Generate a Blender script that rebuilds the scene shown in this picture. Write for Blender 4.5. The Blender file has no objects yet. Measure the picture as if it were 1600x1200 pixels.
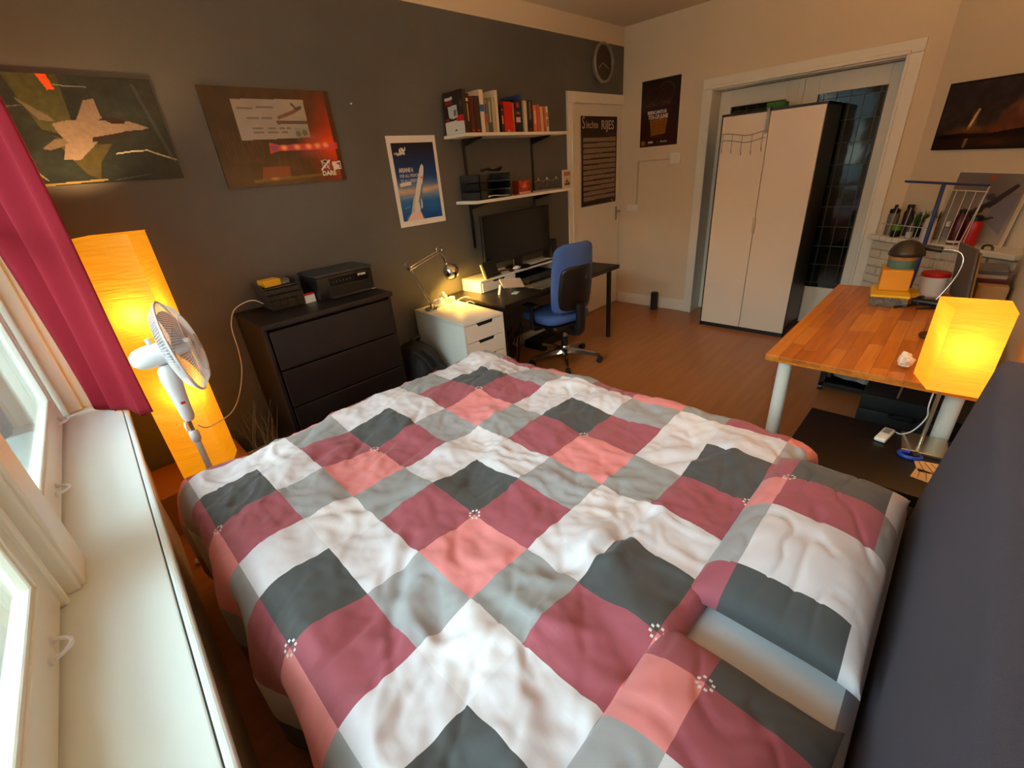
import bpy, bmesh, math, random
import numpy as np
from mathutils import Vector, Matrix, noise, Quaternion
C = bpy.context.scene.collection
scn = bpy.context.scene
random.seed(7)
PI = math.pi
V = Vector
# ------------------------------------------------------------------ camera
cam_d = bpy.data.cameras.new('camera'); cam = bpy.data.objects.new('camera', cam_d); C.objects.link(cam)
Rr = V((0.693098, -0.71652637, -0.07877259)); Dn = V((-0.36356158, -0.25311311, -0.89652481)); Fw = V((0.62244529, 0.65001824, -0.43593365))
m = Matrix((Rr, -Dn, -Fw)).transposed().to_4x4(); m.translation = V((0, 0, 1.64))
cam.matrix_world = m
cam_d.sensor_width = 36; cam_d.lens = 691.5 / 1600 * 36; cam_d.clip_start = 0.02; cam_d.clip_end = 200
scn.camera = cam
# ------------------------------------------------------------------ colour management and light
scn.view_settings.view_transform = 'Standard'; scn.view_settings.look = 'None'
scn.view_settings.gamma = 1; scn.view_settings.use_curve_mapping = False
scn.view_settings.exposure = 0.08
wd = bpy.data.worlds.new('sky'); scn.world = wd; wd.use_nodes = True
nt = wd.node_tree; bg = nt.nodes['Background']
SKY = 32.0
LAMP_FLOOR, LAMP_BED, LAMP_TASK, LAMP_UP = 3.0, 3.0, 26.0, 98.0     # watts of the room lamps; LAMP_UP feeds the added upward spots
tc = nt.nodes.new('ShaderNodeTexCoord'); sp = nt.nodes.new('ShaderNodeSeparateXYZ'); nt.links.new(tc.outputs['Generated'], sp.inputs[0])
rp = nt.nodes.new('ShaderNodeValToRGB'); nt.links.new(sp.outputs['Z'], rp.inputs[0])
rp.color_ramp.elements[0].color = (.30, .355, .37, 1); rp.color_ramp.elements[0].position = 0      # overcast: three times brighter overhead than at the horizon
rp.color_ramp.elements[1].color = (.70, .91, 1.0, 1); rp.color_ramp.elements[1].position = 1
nt.links.new(rp.outputs[0], bg.inputs[0]); bg.inputs[1].default_value = SKY
# window wall frame: u runs from the dark wall towards the viewer, v outwards, z up
YD = 3.018; XF = 4.906; YR = -0.28; ZC = 2.84
YAW = 0.046
W0 = V((0.012, YD, 0)); EU = V((-math.sin(YAW), -math.cos(YAW), 0)); EV = V((-math.cos(YAW), math.sin(YAW), 0))
def WP(u, v, z): return W0 + EU * u + EV * v + V((0, 0, z))
WIN = ((0.10, 1.40), (1.60, 3.02))      # window openings in u
for a, b in WIN:                        # sky portals in the window openings
    l = bpy.data.lights.new('window_portal', 'AREA'); l.shape = 'RECTANGLE'; l.size = b - a; l.size_y = 1.75; l.cycles.is_portal = True
    o = bpy.data.objects.new('window_portal', l); C.objects.link(o)
    o.matrix_world = Matrix((EU, V((0, 0, 1)).cross(-EV) if 0 else V((0, 0, 1)), EV)).transposed().to_4x4()
    mm = Matrix((EU, V((0, 0, 1)), EU.cross(V((0, 0, 1))))).transposed().to_4x4()   # -z must face the room
    if (mm @ V((0, 0, -1))).dot(-EV) < 0: mm = Matrix((-EU, V((0, 0, 1)), (-EU).cross(V((0, 0, 1))))).transposed().to_4x4()
    mm.translation = WP((a + b) / 2, .30, 1.64); o.matrix_world = mm
WARM = (1.0, .47, .13)
def lamp(name, loc, watts, rad=.03, col=WARM):
    l = bpy.data.lights.new(name, 'POINT'); l.energy = watts; l.color = col; l.shadow_soft_size = rad
    o = bpy.data.objects.new(name, l); C.objects.link(o); o.location = loc; return o
# ------------------------------------------------------------------ materials
def s2l(c): return tuple(((x / 255) / 12.92 if x / 255 <= .04045 else ((x / 255 + .055) / 1.055) ** 2.4) for x in c) + (1,)
MATS = {}
def M(name, rgb, rough=.5, metal=0, var=.06, ns=12, bump=0, bs=60, **k):
    if name in MATS: return MATS[name]
    mt = bpy.data.materials.new(name); mt.use_nodes = True; n = mt.node_tree.nodes; L = mt.node_tree.links
    b = n['Principled BSDF']; b.inputs['Roughness'].default_value = rough; b.inputs['Metallic'].default_value = metal
    col = s2l(rgb)
    t = n.new('ShaderNodeTexCoord'); no = n.new('ShaderNodeTexNoise'); no.inputs['Scale'].default_value = ns; no.inputs['Detail'].default_value = 4
    L.new(t.outputs['Object'], no.inputs['Vector'])
    mx = n.new('ShaderNodeMix'); mx.data_type = 'RGBA'
    mx.inputs[6].default_value = tuple(x * (1 - var) for x in col[:3]) + (1,); mx.inputs[7].default_value = tuple(min(1, x * (1 + var)) for x in col[:3]) + (1,)
    L.new(no.outputs[0], mx.inputs[0]); L.new(mx.outputs[2], b.inputs['Base Color'])
    if bump:
        n2 = n.new('ShaderNodeTexNoise'); n2.inputs['Scale'].default_value = bs; n2.inputs['Detail'].default_value = 5; L.new(t.outputs['Object'], n2.inputs['Vector'])
        bp = n.new('ShaderNodeBump'); bp.inputs['Strength'].default_value = bump; bp.inputs['Distance'].default_value = .01
        L.new(n2.outputs[0], bp.inputs['Height']); L.new(bp.outputs[0], b.inputs['Normal'])
    for kk, vv in k.items():
        b.inputs[kk.replace('_', ' ')].default_value = vv
    MATS[name] = mt; return mt
def nodes_of(name):
    mt = bpy.data.materials.new(name); mt.use_nodes = True; MATS[name] = mt
    return mt, mt.node_tree.nodes, mt.node_tree.links, mt.node_tree.nodes['Principled BSDF']
def mathn(n, L, op, a, b=None, c=None):
    q = n.new('ShaderNodeMath'); q.operation = op
    for i, x in enumerate((a, b, c)):
        if x is None: continue
        if isinstance(x, (int, float)): q.inputs[i].default_value = x
        else: L.new(x, q.inputs[i])
    return q.outputs[0]
WHITE = M('white_paint', (236, 228, 214), .45, var=.02, bump=.05, bs=30)
CREAM = M('cream_wall_paint', (226, 206, 178), .8, var=.03, ns=3, bump=.12, bs=90)
GLOSSW = M('glossy_white_frame_paint', (240, 241, 230), .28, var=.03, ns=5, bump=.08, bs=14)
SILLW = M('white_sill_paint', (238, 250, 252), .22, var=.02, ns=3, bump=.05, bs=7)
BLK = M('black_brown_wood', (19, 15, 14), .42, var=.15, ns=9, bump=.05, bs=40)
BLKP = M('black_plastic', (17, 17, 18), .38, var=.1)
DGREY = M('dark_grey_plastic', (44, 44, 46), .45, var=.08)
CHROME = M('chrome', (210, 208, 204), .12, 1, var=.02)
STEEL = M('brushed_steel', (176, 172, 165), .32, 1, var=.05)
FANW = M('white_fan_plastic', (226, 226, 230), .35, var=.02)
CORD = M('white_cord_plastic', (225, 220, 210), .5, var=.02)
PAPER = M('white_paper', (235, 230, 222), .8, var=.03)
LACQ = M('white_lacquer', (233, 230, 222), .3, var=.01)
BLUEF = M('blue_woven_fabric', (66, 94, 158), .9, var=.12, ns=200, bump=.3, bs=400)
BLKF = M('black_nylon_fabric', (22, 24, 25), .7, var=.2, ns=150, bump=.3, bs=250)
HB = M('charcoal_headboard_fabric', (80, 80, 96), .95, var=.10, ns=300, bump=.3, bs=500)
SHEET = M('white_bed_sheet', (214, 216, 224), .9, var=.03, bump=.25, bs=18)
BRICKM = M('white_painted_brick', (224, 210, 188), .7, var=.04, bump=.5, bs=60)
RED = M('red_plastic', (190, 24, 20), .4)
YEL = M('yellow_plastic', (226, 170, 26), .45)
# two-tone paint of the left wall: charcoal below, cream band above (paint line at its own height)
mt, n, L, b = nodes_of('charcoal_and_cream_wall_paint')
g = n.new('ShaderNodeNewGeometry'); s_ = n.new('ShaderNodeSeparateXYZ'); L.new(g.outputs['Position'], s_.inputs[0])
cmp_ = mathn(n, L, 'GREATER_THAN', s_.outputs['Z'], 2.678)
no = n.new('ShaderNodeTexNoise'); no.inputs['Scale'].default_value = 1.6; no.inputs['Detail'].default_value = 6; L.new(g.outputs['Position'], no.inputs['Vector'])
r1 = n.new('ShaderNodeValToRGB'); L.new(no.outputs[0], r1.inputs[0]); r1.color_ramp.elements[0].position = .35; r1.color_ramp.elements[1].position = .7
r1.color_ramp.elements[0].color = s2l((84, 83, 82)); r1.color_ramp.elements[1].color = s2l((97, 95, 92))
mx = n.new('ShaderNodeMix'); mx.data_type = 'RGBA'; L.new(cmp_, mx.inputs[0]); L.new(r1.outputs[0], mx.inputs[6]); mx.inputs[7].default_value = s2l((226, 206, 178))
L.new(mx.outputs[2], b.inputs['Base Color']); b.inputs['Roughness'].default_value = .55
n2 = n.new('ShaderNodeTexNoise'); n2.inputs['Scale'].default_value = 110; L.new(g.outputs['Position'], n2.inputs['Vector'])
bp = n.new('ShaderNodeBump'); bp.inputs['Strength'].default_value = .12; bp.inputs['Distance'].default_value = .01; L.new(n2.outputs[0], bp.inputs['Height']); L.new(bp.outputs[0], b.inputs['Normal'])
WALLD = mt
# wood with grain along local axis
def wood(name, c1, c2, rough, scale=(1, 14, 14), ns=3.0, strips=None):
    mt, n, L, b = nodes_of(name)
    t = n.new('ShaderNodeTexCoord'); mp = n.new('ShaderNodeMapping'); mp.inputs['Scale'].default_value = scale
    L.new(t.outputs['Object'], mp.inputs[0])
    no = n.new('ShaderNodeTexNoise'); no.inputs['Scale'].default_value = ns; no.inputs['Detail'].default_value = 7; L.new(mp.outputs[0], no.inputs['Vector'])
    r = n.new('ShaderNodeValToRGB'); L.new(no.outputs[0], r.inputs[0]); r.color_ramp.elements[0].position = .3; r.color_ramp.elements[1].position = .72
    r.color_ramp.elements[0].color = s2l(c1); r.color_ramp.elements[1].color = s2l(c2)
    out = r.outputs[0]
    if strips:      # staves glued side by side, each with its own tone
        bt = n.new('ShaderNodeTexBrick'); bt.inputs['Scale'].default_value = 1; bt.inputs['Brick Width'].default_value = strips[0]; bt.inputs['Row Height'].default_value = strips[1]
        bt.inputs['Mortar Size'].default_value = strips[2]; bt.inputs['Mortar Smooth'].default_value = 0
        bt.inputs['Color1'].default_value = (.62, .62, .62, 1); bt.inputs['Color2'].default_value = (1.15, 1.15, 1.15, 1); bt.inputs['Mortar'].default_value = (.5, .5, .5, 1); bt.offset = .37; bt.offset_frequency = 2
        bt.inputs['Bias'].default_value = 0.0
        L.new(t.outputs['Object'], bt.inputs['Vector'])
        mm = n.new('ShaderNodeMix'); mm.data_type = 'RGBA'; mm.blend_type = 'MULTIPLY'; mm.inputs[0].default_value = strips[3]
        L.new(out, mm.inputs[6]); L.new(bt.outputs[0], mm.inputs[7]); out = mm.outputs[2]
    L.new(out, b.inputs['Base Color']); b.inputs['Roughness'].default_value = rough
    bp = n.new('ShaderNodeBump'); bp.inputs['Strength'].default_value = .05; bp.inputs['Distance'].default_value = .005; L.new(no.outputs[0], bp.inputs['Height']); L.new(bp.outputs[0], b.inputs['Normal'])
    return mt
FLOORM = wood('warm_laminate_floor', (158, 98, 52), (178, 114, 62), .32, (.7, 9, 9), 2.2, (1.28, .19, .0015, .10))
TABLEW = wood('oiled_beech_staves', (176, 98, 30), (204, 122, 44), .30, (1.2, 14, 14), 3, (.46, .062, .0004, .42))
BIRCH = wood('pale_birch', (210, 178, 130), (226, 198, 152), .5)
# glass
def glass(name, tint, dirt, rough=.03, refl=.12):
    mt = bpy.data.materials.new(name); mt.use_nodes = True; n = mt.node_tree.nodes; L = mt.node_tree.links
    n.remove(n['Principled BSDF']); o = n['Material Output']
    tr = n.new('ShaderNodeBsdfTransparent'); tr.inputs[0].default_value = tint
    gl = n.new('ShaderNodeBsdfGlossy'); gl.inputs['Roughness'].default_value = rough
    di = n.new('ShaderNodeBsdfDiffuse'); di.inputs[0].default_value = (.8, .85, .83, 1)
    no = n.new('ShaderNodeTexNoise'); no.inputs['Scale'].default_value = 4; no.inputs['Detail'].default_value = 5
    f = mathn(n, L, 'MULTIPLY', no.outputs[0], dirt)
    m1 = n.new('ShaderNodeMixShader'); L.new(f, m1.inputs[0]); L.new(tr.outputs[0], m1.inputs[1]); L.new(di.outputs[0], m1.inputs[2])
    lw = n.new('ShaderNodeLayerWeight'); lw.inputs[0].default_value = .3
    f2 = mathn(n, L, 'MULTIPLY_ADD', lw.outputs['Fresnel'], .8, refl * .2)
    m2 = n.new('ShaderNodeMixShader'); L.new(f2, m2.inputs[0]); L.new(m1.outputs[0], m2.inputs[1]); L.new(gl.outputs[0], m2.inputs[2])
    L.new(m2.outputs[0], o.inputs[0]); MATS[name] = mt; return mt
PANE = glass('dusty_window_glass', (.93, .97, .95, 1), .35)
CLEAR = glass('clear_plastic', (.9, .9, .9, 1), .25, .1)
LEADG = M('dark_leaded_glass', (16, 20, 18), .06, var=.3, ns=14, bump=.06, bs=9)
# paper shade that glows: it is lit, so it emits a little and lets its bulbs through
def shade(name, col, em):
    mt = bpy.data.materials.new(name); mt.use_nodes = True; n = mt.node_tree.nodes; L = mt.node_tree.links
    n.remove(n['Principled BSDF']); o = n['Material Output']
    t = n.new('ShaderNodeTexCoord'); mp = n.new('ShaderNodeMapping'); mp.inputs['Scale'].default_value = (5, 5, 60); L.new(t.outputs['Object'], mp.inputs[0])
    no = n.new('ShaderNodeTexNoise'); no.inputs['Scale'].default_value = 1.6; no.inputs['Detail'].default_value = 4; no.inputs['Distortion'].default_value = .6; L.new(mp.outputs[0], no.inputs['Vector'])
    bp = n.new('ShaderNodeBump'); bp.inputs['Strength'].default_value = .6; bp.inputs['Distance'].default_value = .01; L.new(no.outputs[0], bp.inputs['Height'])
    r = n.new('ShaderNodeValToRGB'); L.new(no.outputs[0], r.inputs[0])
    r.color_ramp.elements[0].color = tuple(x * .72 for x in col) + (1,); r.color_ramp.elements[1].color = tuple(col) + (1,)
    r.color_ramp.elements[0].position = .25; r.color_ramp.elements[1].position = .6
    di = n.new('ShaderNodeBsdfDiffuse'); di.inputs[0].default_value = (.62, .38, .12, 1); L.new(bp.outputs[0], di.inputs['Normal'])
    tl = n.new('ShaderNodeBsdfTranslucent'); tl.inputs[0].default_value = (.90, .52, .10, 1); L.new(bp.outputs[0], tl.inputs['Normal'])
    e = n.new('ShaderNodeEmission'); L.new(r.outputs[0], e.inputs[0]); e.inputs[1].default_value = em
    m1 = n.new('ShaderNodeMixShader'); m1.inputs[0].default_value = .5; L.new(di.outputs[0], m1.inputs[1]); L.new(tl.outputs[0], m1.inputs[2])
    a = n.new('ShaderNodeAddShader'); L.new(m1.outputs[0], a.inputs[0]); L.new(e.outputs[0], a.inputs[1]); L.new(a.outputs[0], o.inputs[0]); MATS[name] = mt; return mt
SHADE1 = shade('glowing_rice_paper', (1.0, .42, .006), .44)
SHADE2 = shade('glowing_table_lamp_paper', (1.0, .42, .0), .66)
def emis(name, col, s):
    mt = bpy.data.materials.new(name); mt.use_nodes = True; n = mt.node_tree.nodes; b = n['Principled BSDF']
    b.inputs['Base Color'].default_value = tuple(col) + (1,); b.inputs['Emission Color'].default_value = tuple(col) + (1,); b.inputs['Emission Strength'].default_value = s; MATS[name] = mt; return mt
BULB = emis('lit_bulb', (1.0, .62, .22), 8)
# printed picture: colours come from a per-vertex attribute that the script computes
mt, n, L, b = nodes_of('printed_paper')
at = n.new('ShaderNodeAttribute'); at.attribute_name = 'ink'; L.new(at.outputs['Color'], b.inputs['Base Color']); b.inputs['Roughness'].default_value = .28
PRINT = mt
mt, n, L, b = nodes_of('matt_print')
at = n.new('ShaderNodeAttribute'); at.attribute_name = 'ink'; L.new(at.outputs['Color'], b.inputs['Base Color']); b.inputs['Roughness'].default_value = .7
PRINTM = mt
# check pattern of the bed linen; UV is metres of cloth
def linen(name, pu, pv, c0, c1, d0=None, d1=None):
    d0 = d0 or c0; d1 = d1 or c1
    mt, n, L, b = nodes_of(name)
    uv = n.new('ShaderNodeUVMap'); uv.uv_map = 'cloth'; s = n.new('ShaderNodeSeparateXYZ'); L.new(uv.outputs[0], s.inputs[0])
    fx = mathn(n, L, 'FRACT', mathn(n, L, 'DIVIDE', s.outputs[0], pu)); fy = mathn(n, L, 'FRACT', mathn(n, L, 'DIVIDE', s.outputs[1], pv))
    def idx(f, a, c): return mathn(n, L, 'ADD', mathn(n, L, 'GREATER_THAN', f, a), mathn(n, L, 'GREATER_THAN', f, c))
    ii = mathn(n, L, 'ADD', idx(fx, c0, c1), mathn(n, L, 'MULTIPLY', idx(fy, d0, d1), 3.0))
    pos = mathn(n, L, 'MULTIPLY_ADD', ii, 1 / 9, .5 / 9)
    r = n.new('ShaderNodeValToRGB'); r.color_ramp.interpolation = 'CONSTANT'; L.new(pos, r.inputs[0])
    dark = (72, 75, 78); mar = (160, 80, 94); pink = (226, 138, 140); gr = (150, 152, 155); gr2 = (158, 159, 164); wh = (224, 221, 228); wh2 = (214, 210, 218)
    tab = [dark, wh2, mar, wh2, wh, gr, mar, gr2, pink]    # index = ix + 3*iy
    els = r.color_ramp.elements
    els[0].position = 0; els[0].color = s2l(tab[0]); els[1].position = 1 / 9; els[1].color = s2l(tab[1])
    for k in range(2, 9):
        e = els.new(k / 9); e.color = s2l(tab[k])
    def mark(f, p, off, half):
        c = mathn(n, L, 'MULTIPLY', mathn(n, L, 'SUBTRACT', mathn(n, L, 'FRACT', mathn(n, L, 'ADD', f, .5)), .5), p)
        return mathn(n, L, 'LESS_THAN', mathn(n, L, 'ABSOLUTE', mathn(n, L, 'SUBTRACT', mathn(n, L, 'ABSOLUTE', c), off)), half)
    k1 = mathn(n, L, 'MULTIPLY', mark(fx, pu, .0150, .0034), mark(fy, pv, .0062, .0034))
    k2 = mathn(n, L, 'MULTIPLY', mark(fx, pu, .0062, .0034), mark(fy, pv, .0150, .0034))
    mk = mathn(n, L, 'MAXIMUM', k1, k2)
    mx = n.new('ShaderNodeMix'); mx.data_type = 'RGBA'; L.new(mk, mx.inputs[0]); L.new(r.outputs[0], mx.inputs[6]); mx.inputs[7].default_value = s2l((225, 222, 220))
    L.new(mx.outputs[2], b.inputs['Base Color']); b.inputs['Roughness'].default_value = .75
    b.inputs['Sheen Weight'].default_value = .15
    # fine creases
    mp = n.new('ShaderNodeMapping'); mp.inputs['Scale'].default_value = (1, 1, 1); L.new(uv.outputs[0], mp.inputs[0])
    n1 = n.new('ShaderNodeTexNoise'); n1.inputs['Scale'].default_value = 8; n1.inputs['Detail'].default_value = 8; n1.inputs['Roughness'].default_value = .55; n1.inputs['Distortion'].default_value = 1.2
    try: n1.noise_type = 'RIDGED_MULTIFRACTAL'
    except Exception: pass
    L.new(mp.outputs[0], n1.inputs['Vector'])
    bp = n.new('ShaderNodeBump'); bp.inputs['Strength'].default_value = .45; bp.inputs['Distance'].default_value = .007; L.new(n1.outputs[0], bp.inputs['Height'])
    L.new(bp.outputs[0], b.inputs['Normal'])
    return mt
LINEN = linen('checked_bed_linen', .615, .655, .35, .635)
LINENP = linen('checked_pillow_linen', .64, .70, .30, .72, .37, .64)
# ------------------------------------------------------------------ mesh helpers
class B:
    def __init__(s): s.bm = bmesh.new()
    def _x(s, vs, loc, rot, piv=None):
        R_ = rot if isinstance(rot, Matrix) else (Matrix.Rotation(rot, 3, 'Z') if isinstance(rot, (int, float)) else Matrix.Identity(3))
        for v in vs: v.co = R_ @ v.co + V(loc)
    def box(s, loc, size, rot=0, bev=0, seg=2):
        r = bmesh.ops.create_cube(s.bm, size=1); vs = r['verts']
        for v in vs: v.co = V((v.co.x * size[0], v.co.y * size[1], v.co.z * size[2]))
        if bev:
            es = list({e for v in vs for e in v.link_edges}); rr = bmesh.ops.bevel(s.bm, geom=es, offset=min(bev, min(size) * .49), segments=seg, affect='EDGES', profile=.5)
            vs = list({v for f in rr['faces'] for v in f.verts} | {v for v in vs if v.is_valid})
            vs = list(set(vs) | {v2 for v in vs for e in v.link_edges for v2 in e.verts})
        s._x(vs, loc, rot); return s
    def bb(s, x0, x1, y0, y1, z0, z1, bev=0): return s.box(((x0 + x1) / 2, (y0 + y1) / 2, (z0 + z1) / 2), (abs(x1 - x0), abs(y1 - y0), abs(z1 - z0)), 0, bev)
    def cyl(s, a, b, r, r2=None, seg=16, cap=True):
        a = V(a); b = V(b); d = b - a; q = d.to_track_quat('Z', 'Y').to_matrix()
        rr = bmesh.ops.create_cone(s.bm, cap_ends=cap, segments=seg, radius1=r, radius2=r if r2 is None else r2, depth=d.length)
        s._x(rr['verts'], (a + b) / 2, q); return s
    def sph(s, c, r, seg=16, scl=(1, 1, 1), rot=0):
        rr = bmesh.ops.create_uvsphere(s.bm, u_segments=seg, v_segments=seg // 2 + 2, radius=r)
        for v in rr['verts']: v.co = V((v.co.x * scl[0], v.co.y * scl[1], v.co.z * scl[2]))
        s._x(rr['verts'], c, rot); return s
    def lathe(s, prof, c=(0, 0, 0), seg=20, rot=0, cap=True):      # prof: (r, z)
        rings = []
        for r, z in prof: rings.append([s.bm.verts.new((r * math.cos(2 * PI * k / seg), r * math.sin(2 * PI * k / seg), z)) for k in range(seg)])
        for a, b in zip(rings, rings[1:]):
            for k in range(seg): s.bm.faces.new((a[k], a[(k + 1) % seg], b[(k + 1) % seg], b[k]))
        if cap:
            if prof[0][0] > 1e-4: s.bm.faces.new(rings[0][::-1])
            if prof[-1][0] > 1e-4: s.bm.faces.new(rings[-1])
        s._x([v for r in rings for v in r], c, rot); return s
    def tube(s, pts, r, seg=8, close=False):
        pts = [V(p) for p in pts]; N = len(pts); rings = []
        up = None
        for i, p in enumerate(pts):
            d = ((pts[(i + 1) % N] if (close or i < N - 1) else p) - (pts[i - 1] if (close or i > 0) else p)).normalized()
            if up is None: up = d.orthogonal().normalized()
            up = (up - d * up.dot(d)).normalized(); w = d.cross(up)
            rad = r[i] if isinstance(r, (list, tuple)) else r
            rings.append([s.bm.verts.new(p + (up * math.cos(2 * PI * k / seg) + w * math.sin(2 * PI * k / seg)) * rad) for k in range(seg)])
        prs = list(zip(rings, rings[1:])) + ([(rings[-1], rings[0])] if close else [])
        for a, b in prs:
            for k in range(seg): s.bm.faces.new((a[k], a[(k + 1) % seg], b[(k + 1) % seg], b[k]))
        if not close: s.bm.faces.new(rings[0][::-1]); s.bm.faces.new(rings[-1])
        return s
    def prism(s, pts, h0, h1, f=lambda x, y, z: (x, y, z)):   # polygon extruded between h0 and h1, mapped by f(a,b,h)
        a = [s.bm.verts.new(f(p[0], p[1], h0)) for p in pts]; b = [s.bm.verts.new(f(p[0], p[1], h1)) for p in pts]; N = len(pts)
        s.bm.faces.new(a[::-1]); s.bm.faces.new(b)
        for k in range(N): s.bm.faces.new((a[k], a[(k + 1) % N], b[(k + 1) % N], b[k]))
        return s
    def grid(s, f, nu, nv, close_u=False):
        g = [[s.bm.verts.new(f(i / (nu if close_u else nu - 1), j / (nv - 1))) for j in range(nv)] for i in range(nu)]
        for i in range(nu if close_u else nu - 1):
            for j in range(nv - 1):
                a = (i + 1) % nu
                s.bm.faces.new((g[i][j], g[a][j], g[a][j + 1], g[i][j + 1]))
        return g
    def build(s, name, mat, parent=None, smooth=False, angle=None):
        me = bpy.data.meshes.new(name); bmesh.ops.recalc_face_normals(s.bm, faces=s.bm.faces[:])
        s.bm.to_mesh(me); s.bm.free(); me.materials.append(mat)
        if smooth:
            me.polygons.foreach_set('use_smooth', [True] * len(me.polygons))
            if hasattr(me, 'set_sharp_from_angle'): me.set_sharp_from_angle(angle=angle or math.radians(40))
        o = bpy.data.objects.new(name, me); C.objects.link(o)
        if parent:
            o.parent = parent
            bpy.context.view_layer.update() if False else None
            o.matrix_parent_inverse = parent_world(parent).inverted()
        return o
def parent_world(p):
    mw = p.matrix_basis.copy()
    if p.parent: mw = parent_world(p.parent) @ p.matrix_parent_inverse @ mw
    return mw
def empty(name, label, cat, loc, group=None):
    o = bpy.data.objects.new(name, None); C.objects.link(o); o.empty_display_size = .05; o.location = loc
    o['label'] = label; o['category'] = cat
    if group: o['group'] = group
    return o
def tag(o, label, cat, group=None, kind=None):
    o['label'] = label; o['category'] = cat
    if group: o['group'] = group
    if kind: o['kind'] = kind
    return o
def struct(o, label=None, cat=None):
    o['kind'] = 'structure'
    if label: o['label'] = label
    if cat: o['category'] = cat
    return o
def text(s, size, org, right, up, mat, parent, name='lettering', sx=1.0, bold=0, spacing=1.0, align='LEFT'):
    cu = bpy.data.curves.new(name, 'FONT'); cu.body = s; cu.size = size; cu.extrude = .0003; cu.offset = bold; cu.space_character = spacing; cu.align_x = align; cu.resolution_u = 3
    t = bpy.data.objects.new(name, cu); C.objects.link(t); dg = bpy.context.evaluated_depsgraph_get(); dg.update()
    me = bpy.data.meshes.new_from_object(t.evaluated_get(dg)); bpy.data.objects.remove(t); bpy.data.curves.remove(cu)
    right = V(right).normalized(); up = V(up).normalized(); nn = right.cross(up)
    for v in me.vertices: v.co = V(org) + right * v.co.x * sx + up * v.co.y + nn * (v.co.z + .0008)
    me.materials.clear(); me.materials.append(mat)
    o = bpy.data.objects.new(name, me); C.objects.link(o); o.parent = parent
    o.matrix_parent_inverse = parent_world(parent).inverted(); return o
# ---- tiny painter for printed pictures (numpy, sRGB 0..255)
class Img:
    def __init__(s, w, h, c=(0, 0, 0)):
        s.w, s.h = w, h; s.a = np.ones((h, w, 3)) * np.array(c, float); s.y, s.x = np.mgrid[0:h, 0:w]; s.x = (s.x + .5) / w; s.y = (s.y + .5) / h
    def put(s, msk, c, al=1.0): m_ = (msk * al)[..., None]; s.a = s.a * (1 - m_) + np.array(c, float) * m_; return s
    def poly(s, pts, c, al=1.0):
        ins = np.zeros_like(s.x, bool); N = len(pts)
        for i in range(N):
            x0, y0 = pts[i]; x1, y1 = pts[(i + 1) % N]
            if y0 == y1: continue
            cnd = ((s.y > min(y0, y1)) & (s.y <= max(y0, y1)) & (s.x < x0 + (s.y - y0) * (x1 - x0) / (y1 - y0))); ins ^= cnd
        return s.put(ins.astype(float), c, al)
    def ell(s, cx, cy, rx, ry, c, al=1.0, soft=0):
        d = np.sqrt(((s.x - cx) / rx) ** 2 + ((s.y - cy) / ry) ** 2)
        return s.put(np.clip((1 - d) / soft, 0, 1) if soft else (d < 1).astype(float), c, al)
    def line(s, p, q, w, c, al=1.0, asp=1.0):
        dx, dy = q[0] - p[0], (q[1] - p[1]) * asp; l2 = dx * dx + dy * dy + 1e-9; t = np.clip(((s.x - p[0]) * dx + (s.y - p[1]) * asp * dy) / l2, 0, 1)
        d = np.sqrt((s.x - p[0] - t * dx) ** 2 + ((s.y - p[1]) * asp - t * dy) ** 2); return s.put((d < w).astype(float), c, al)
    def path(s, pts, w, c, al=1.0, asp=1.0):
        for p, q in zip(pts, pts[1:]): s.line(p, q, w, c, al, asp)
        return s
    def grad(s, y0, y1, c0, c1, al=1.0):
        t = np.clip((s.y - y0) / (y1 - y0), 0, 1)[..., None]; s.a = s.a * (1 - al) + (np.array(c0, float) * (1 - t) + np.array(c1, float) * t) * al; return s
    def noise(s, amp, cell, seed=0):
        r = np.random.RandomState(seed); gx, gy = s.w // cell + 2, s.h // cell + 2; g = r.rand(gy, gx) - .5
        yy = (np.arange(s.h) / cell); xx = (np.arange(s.w) / cell); y0 = yy.astype(int); x0 = xx.astype(int); fy = (yy - y0)[:, None]; fx = (xx - x0)[None, :]
        v = g[np.ix_(y0, x0)] * (1 - fy) * (1 - fx) + g[np.ix_(y0 + 1, x0)] * fy * (1 - fx) + g[np.ix_(y0, x0 + 1)] * (1 - fy) * fx + g[np.ix_(y0 + 1, x0 + 1)] * fy * fx
        s.a = s.a * (1 + amp * v[..., None]); return s
def lin(a):
    a = np.clip(a, 0, 255) / 255.; return np.where(a <= .04045, a / 12.92, ((a + .055) / 1.055) ** 2.4)
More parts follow.
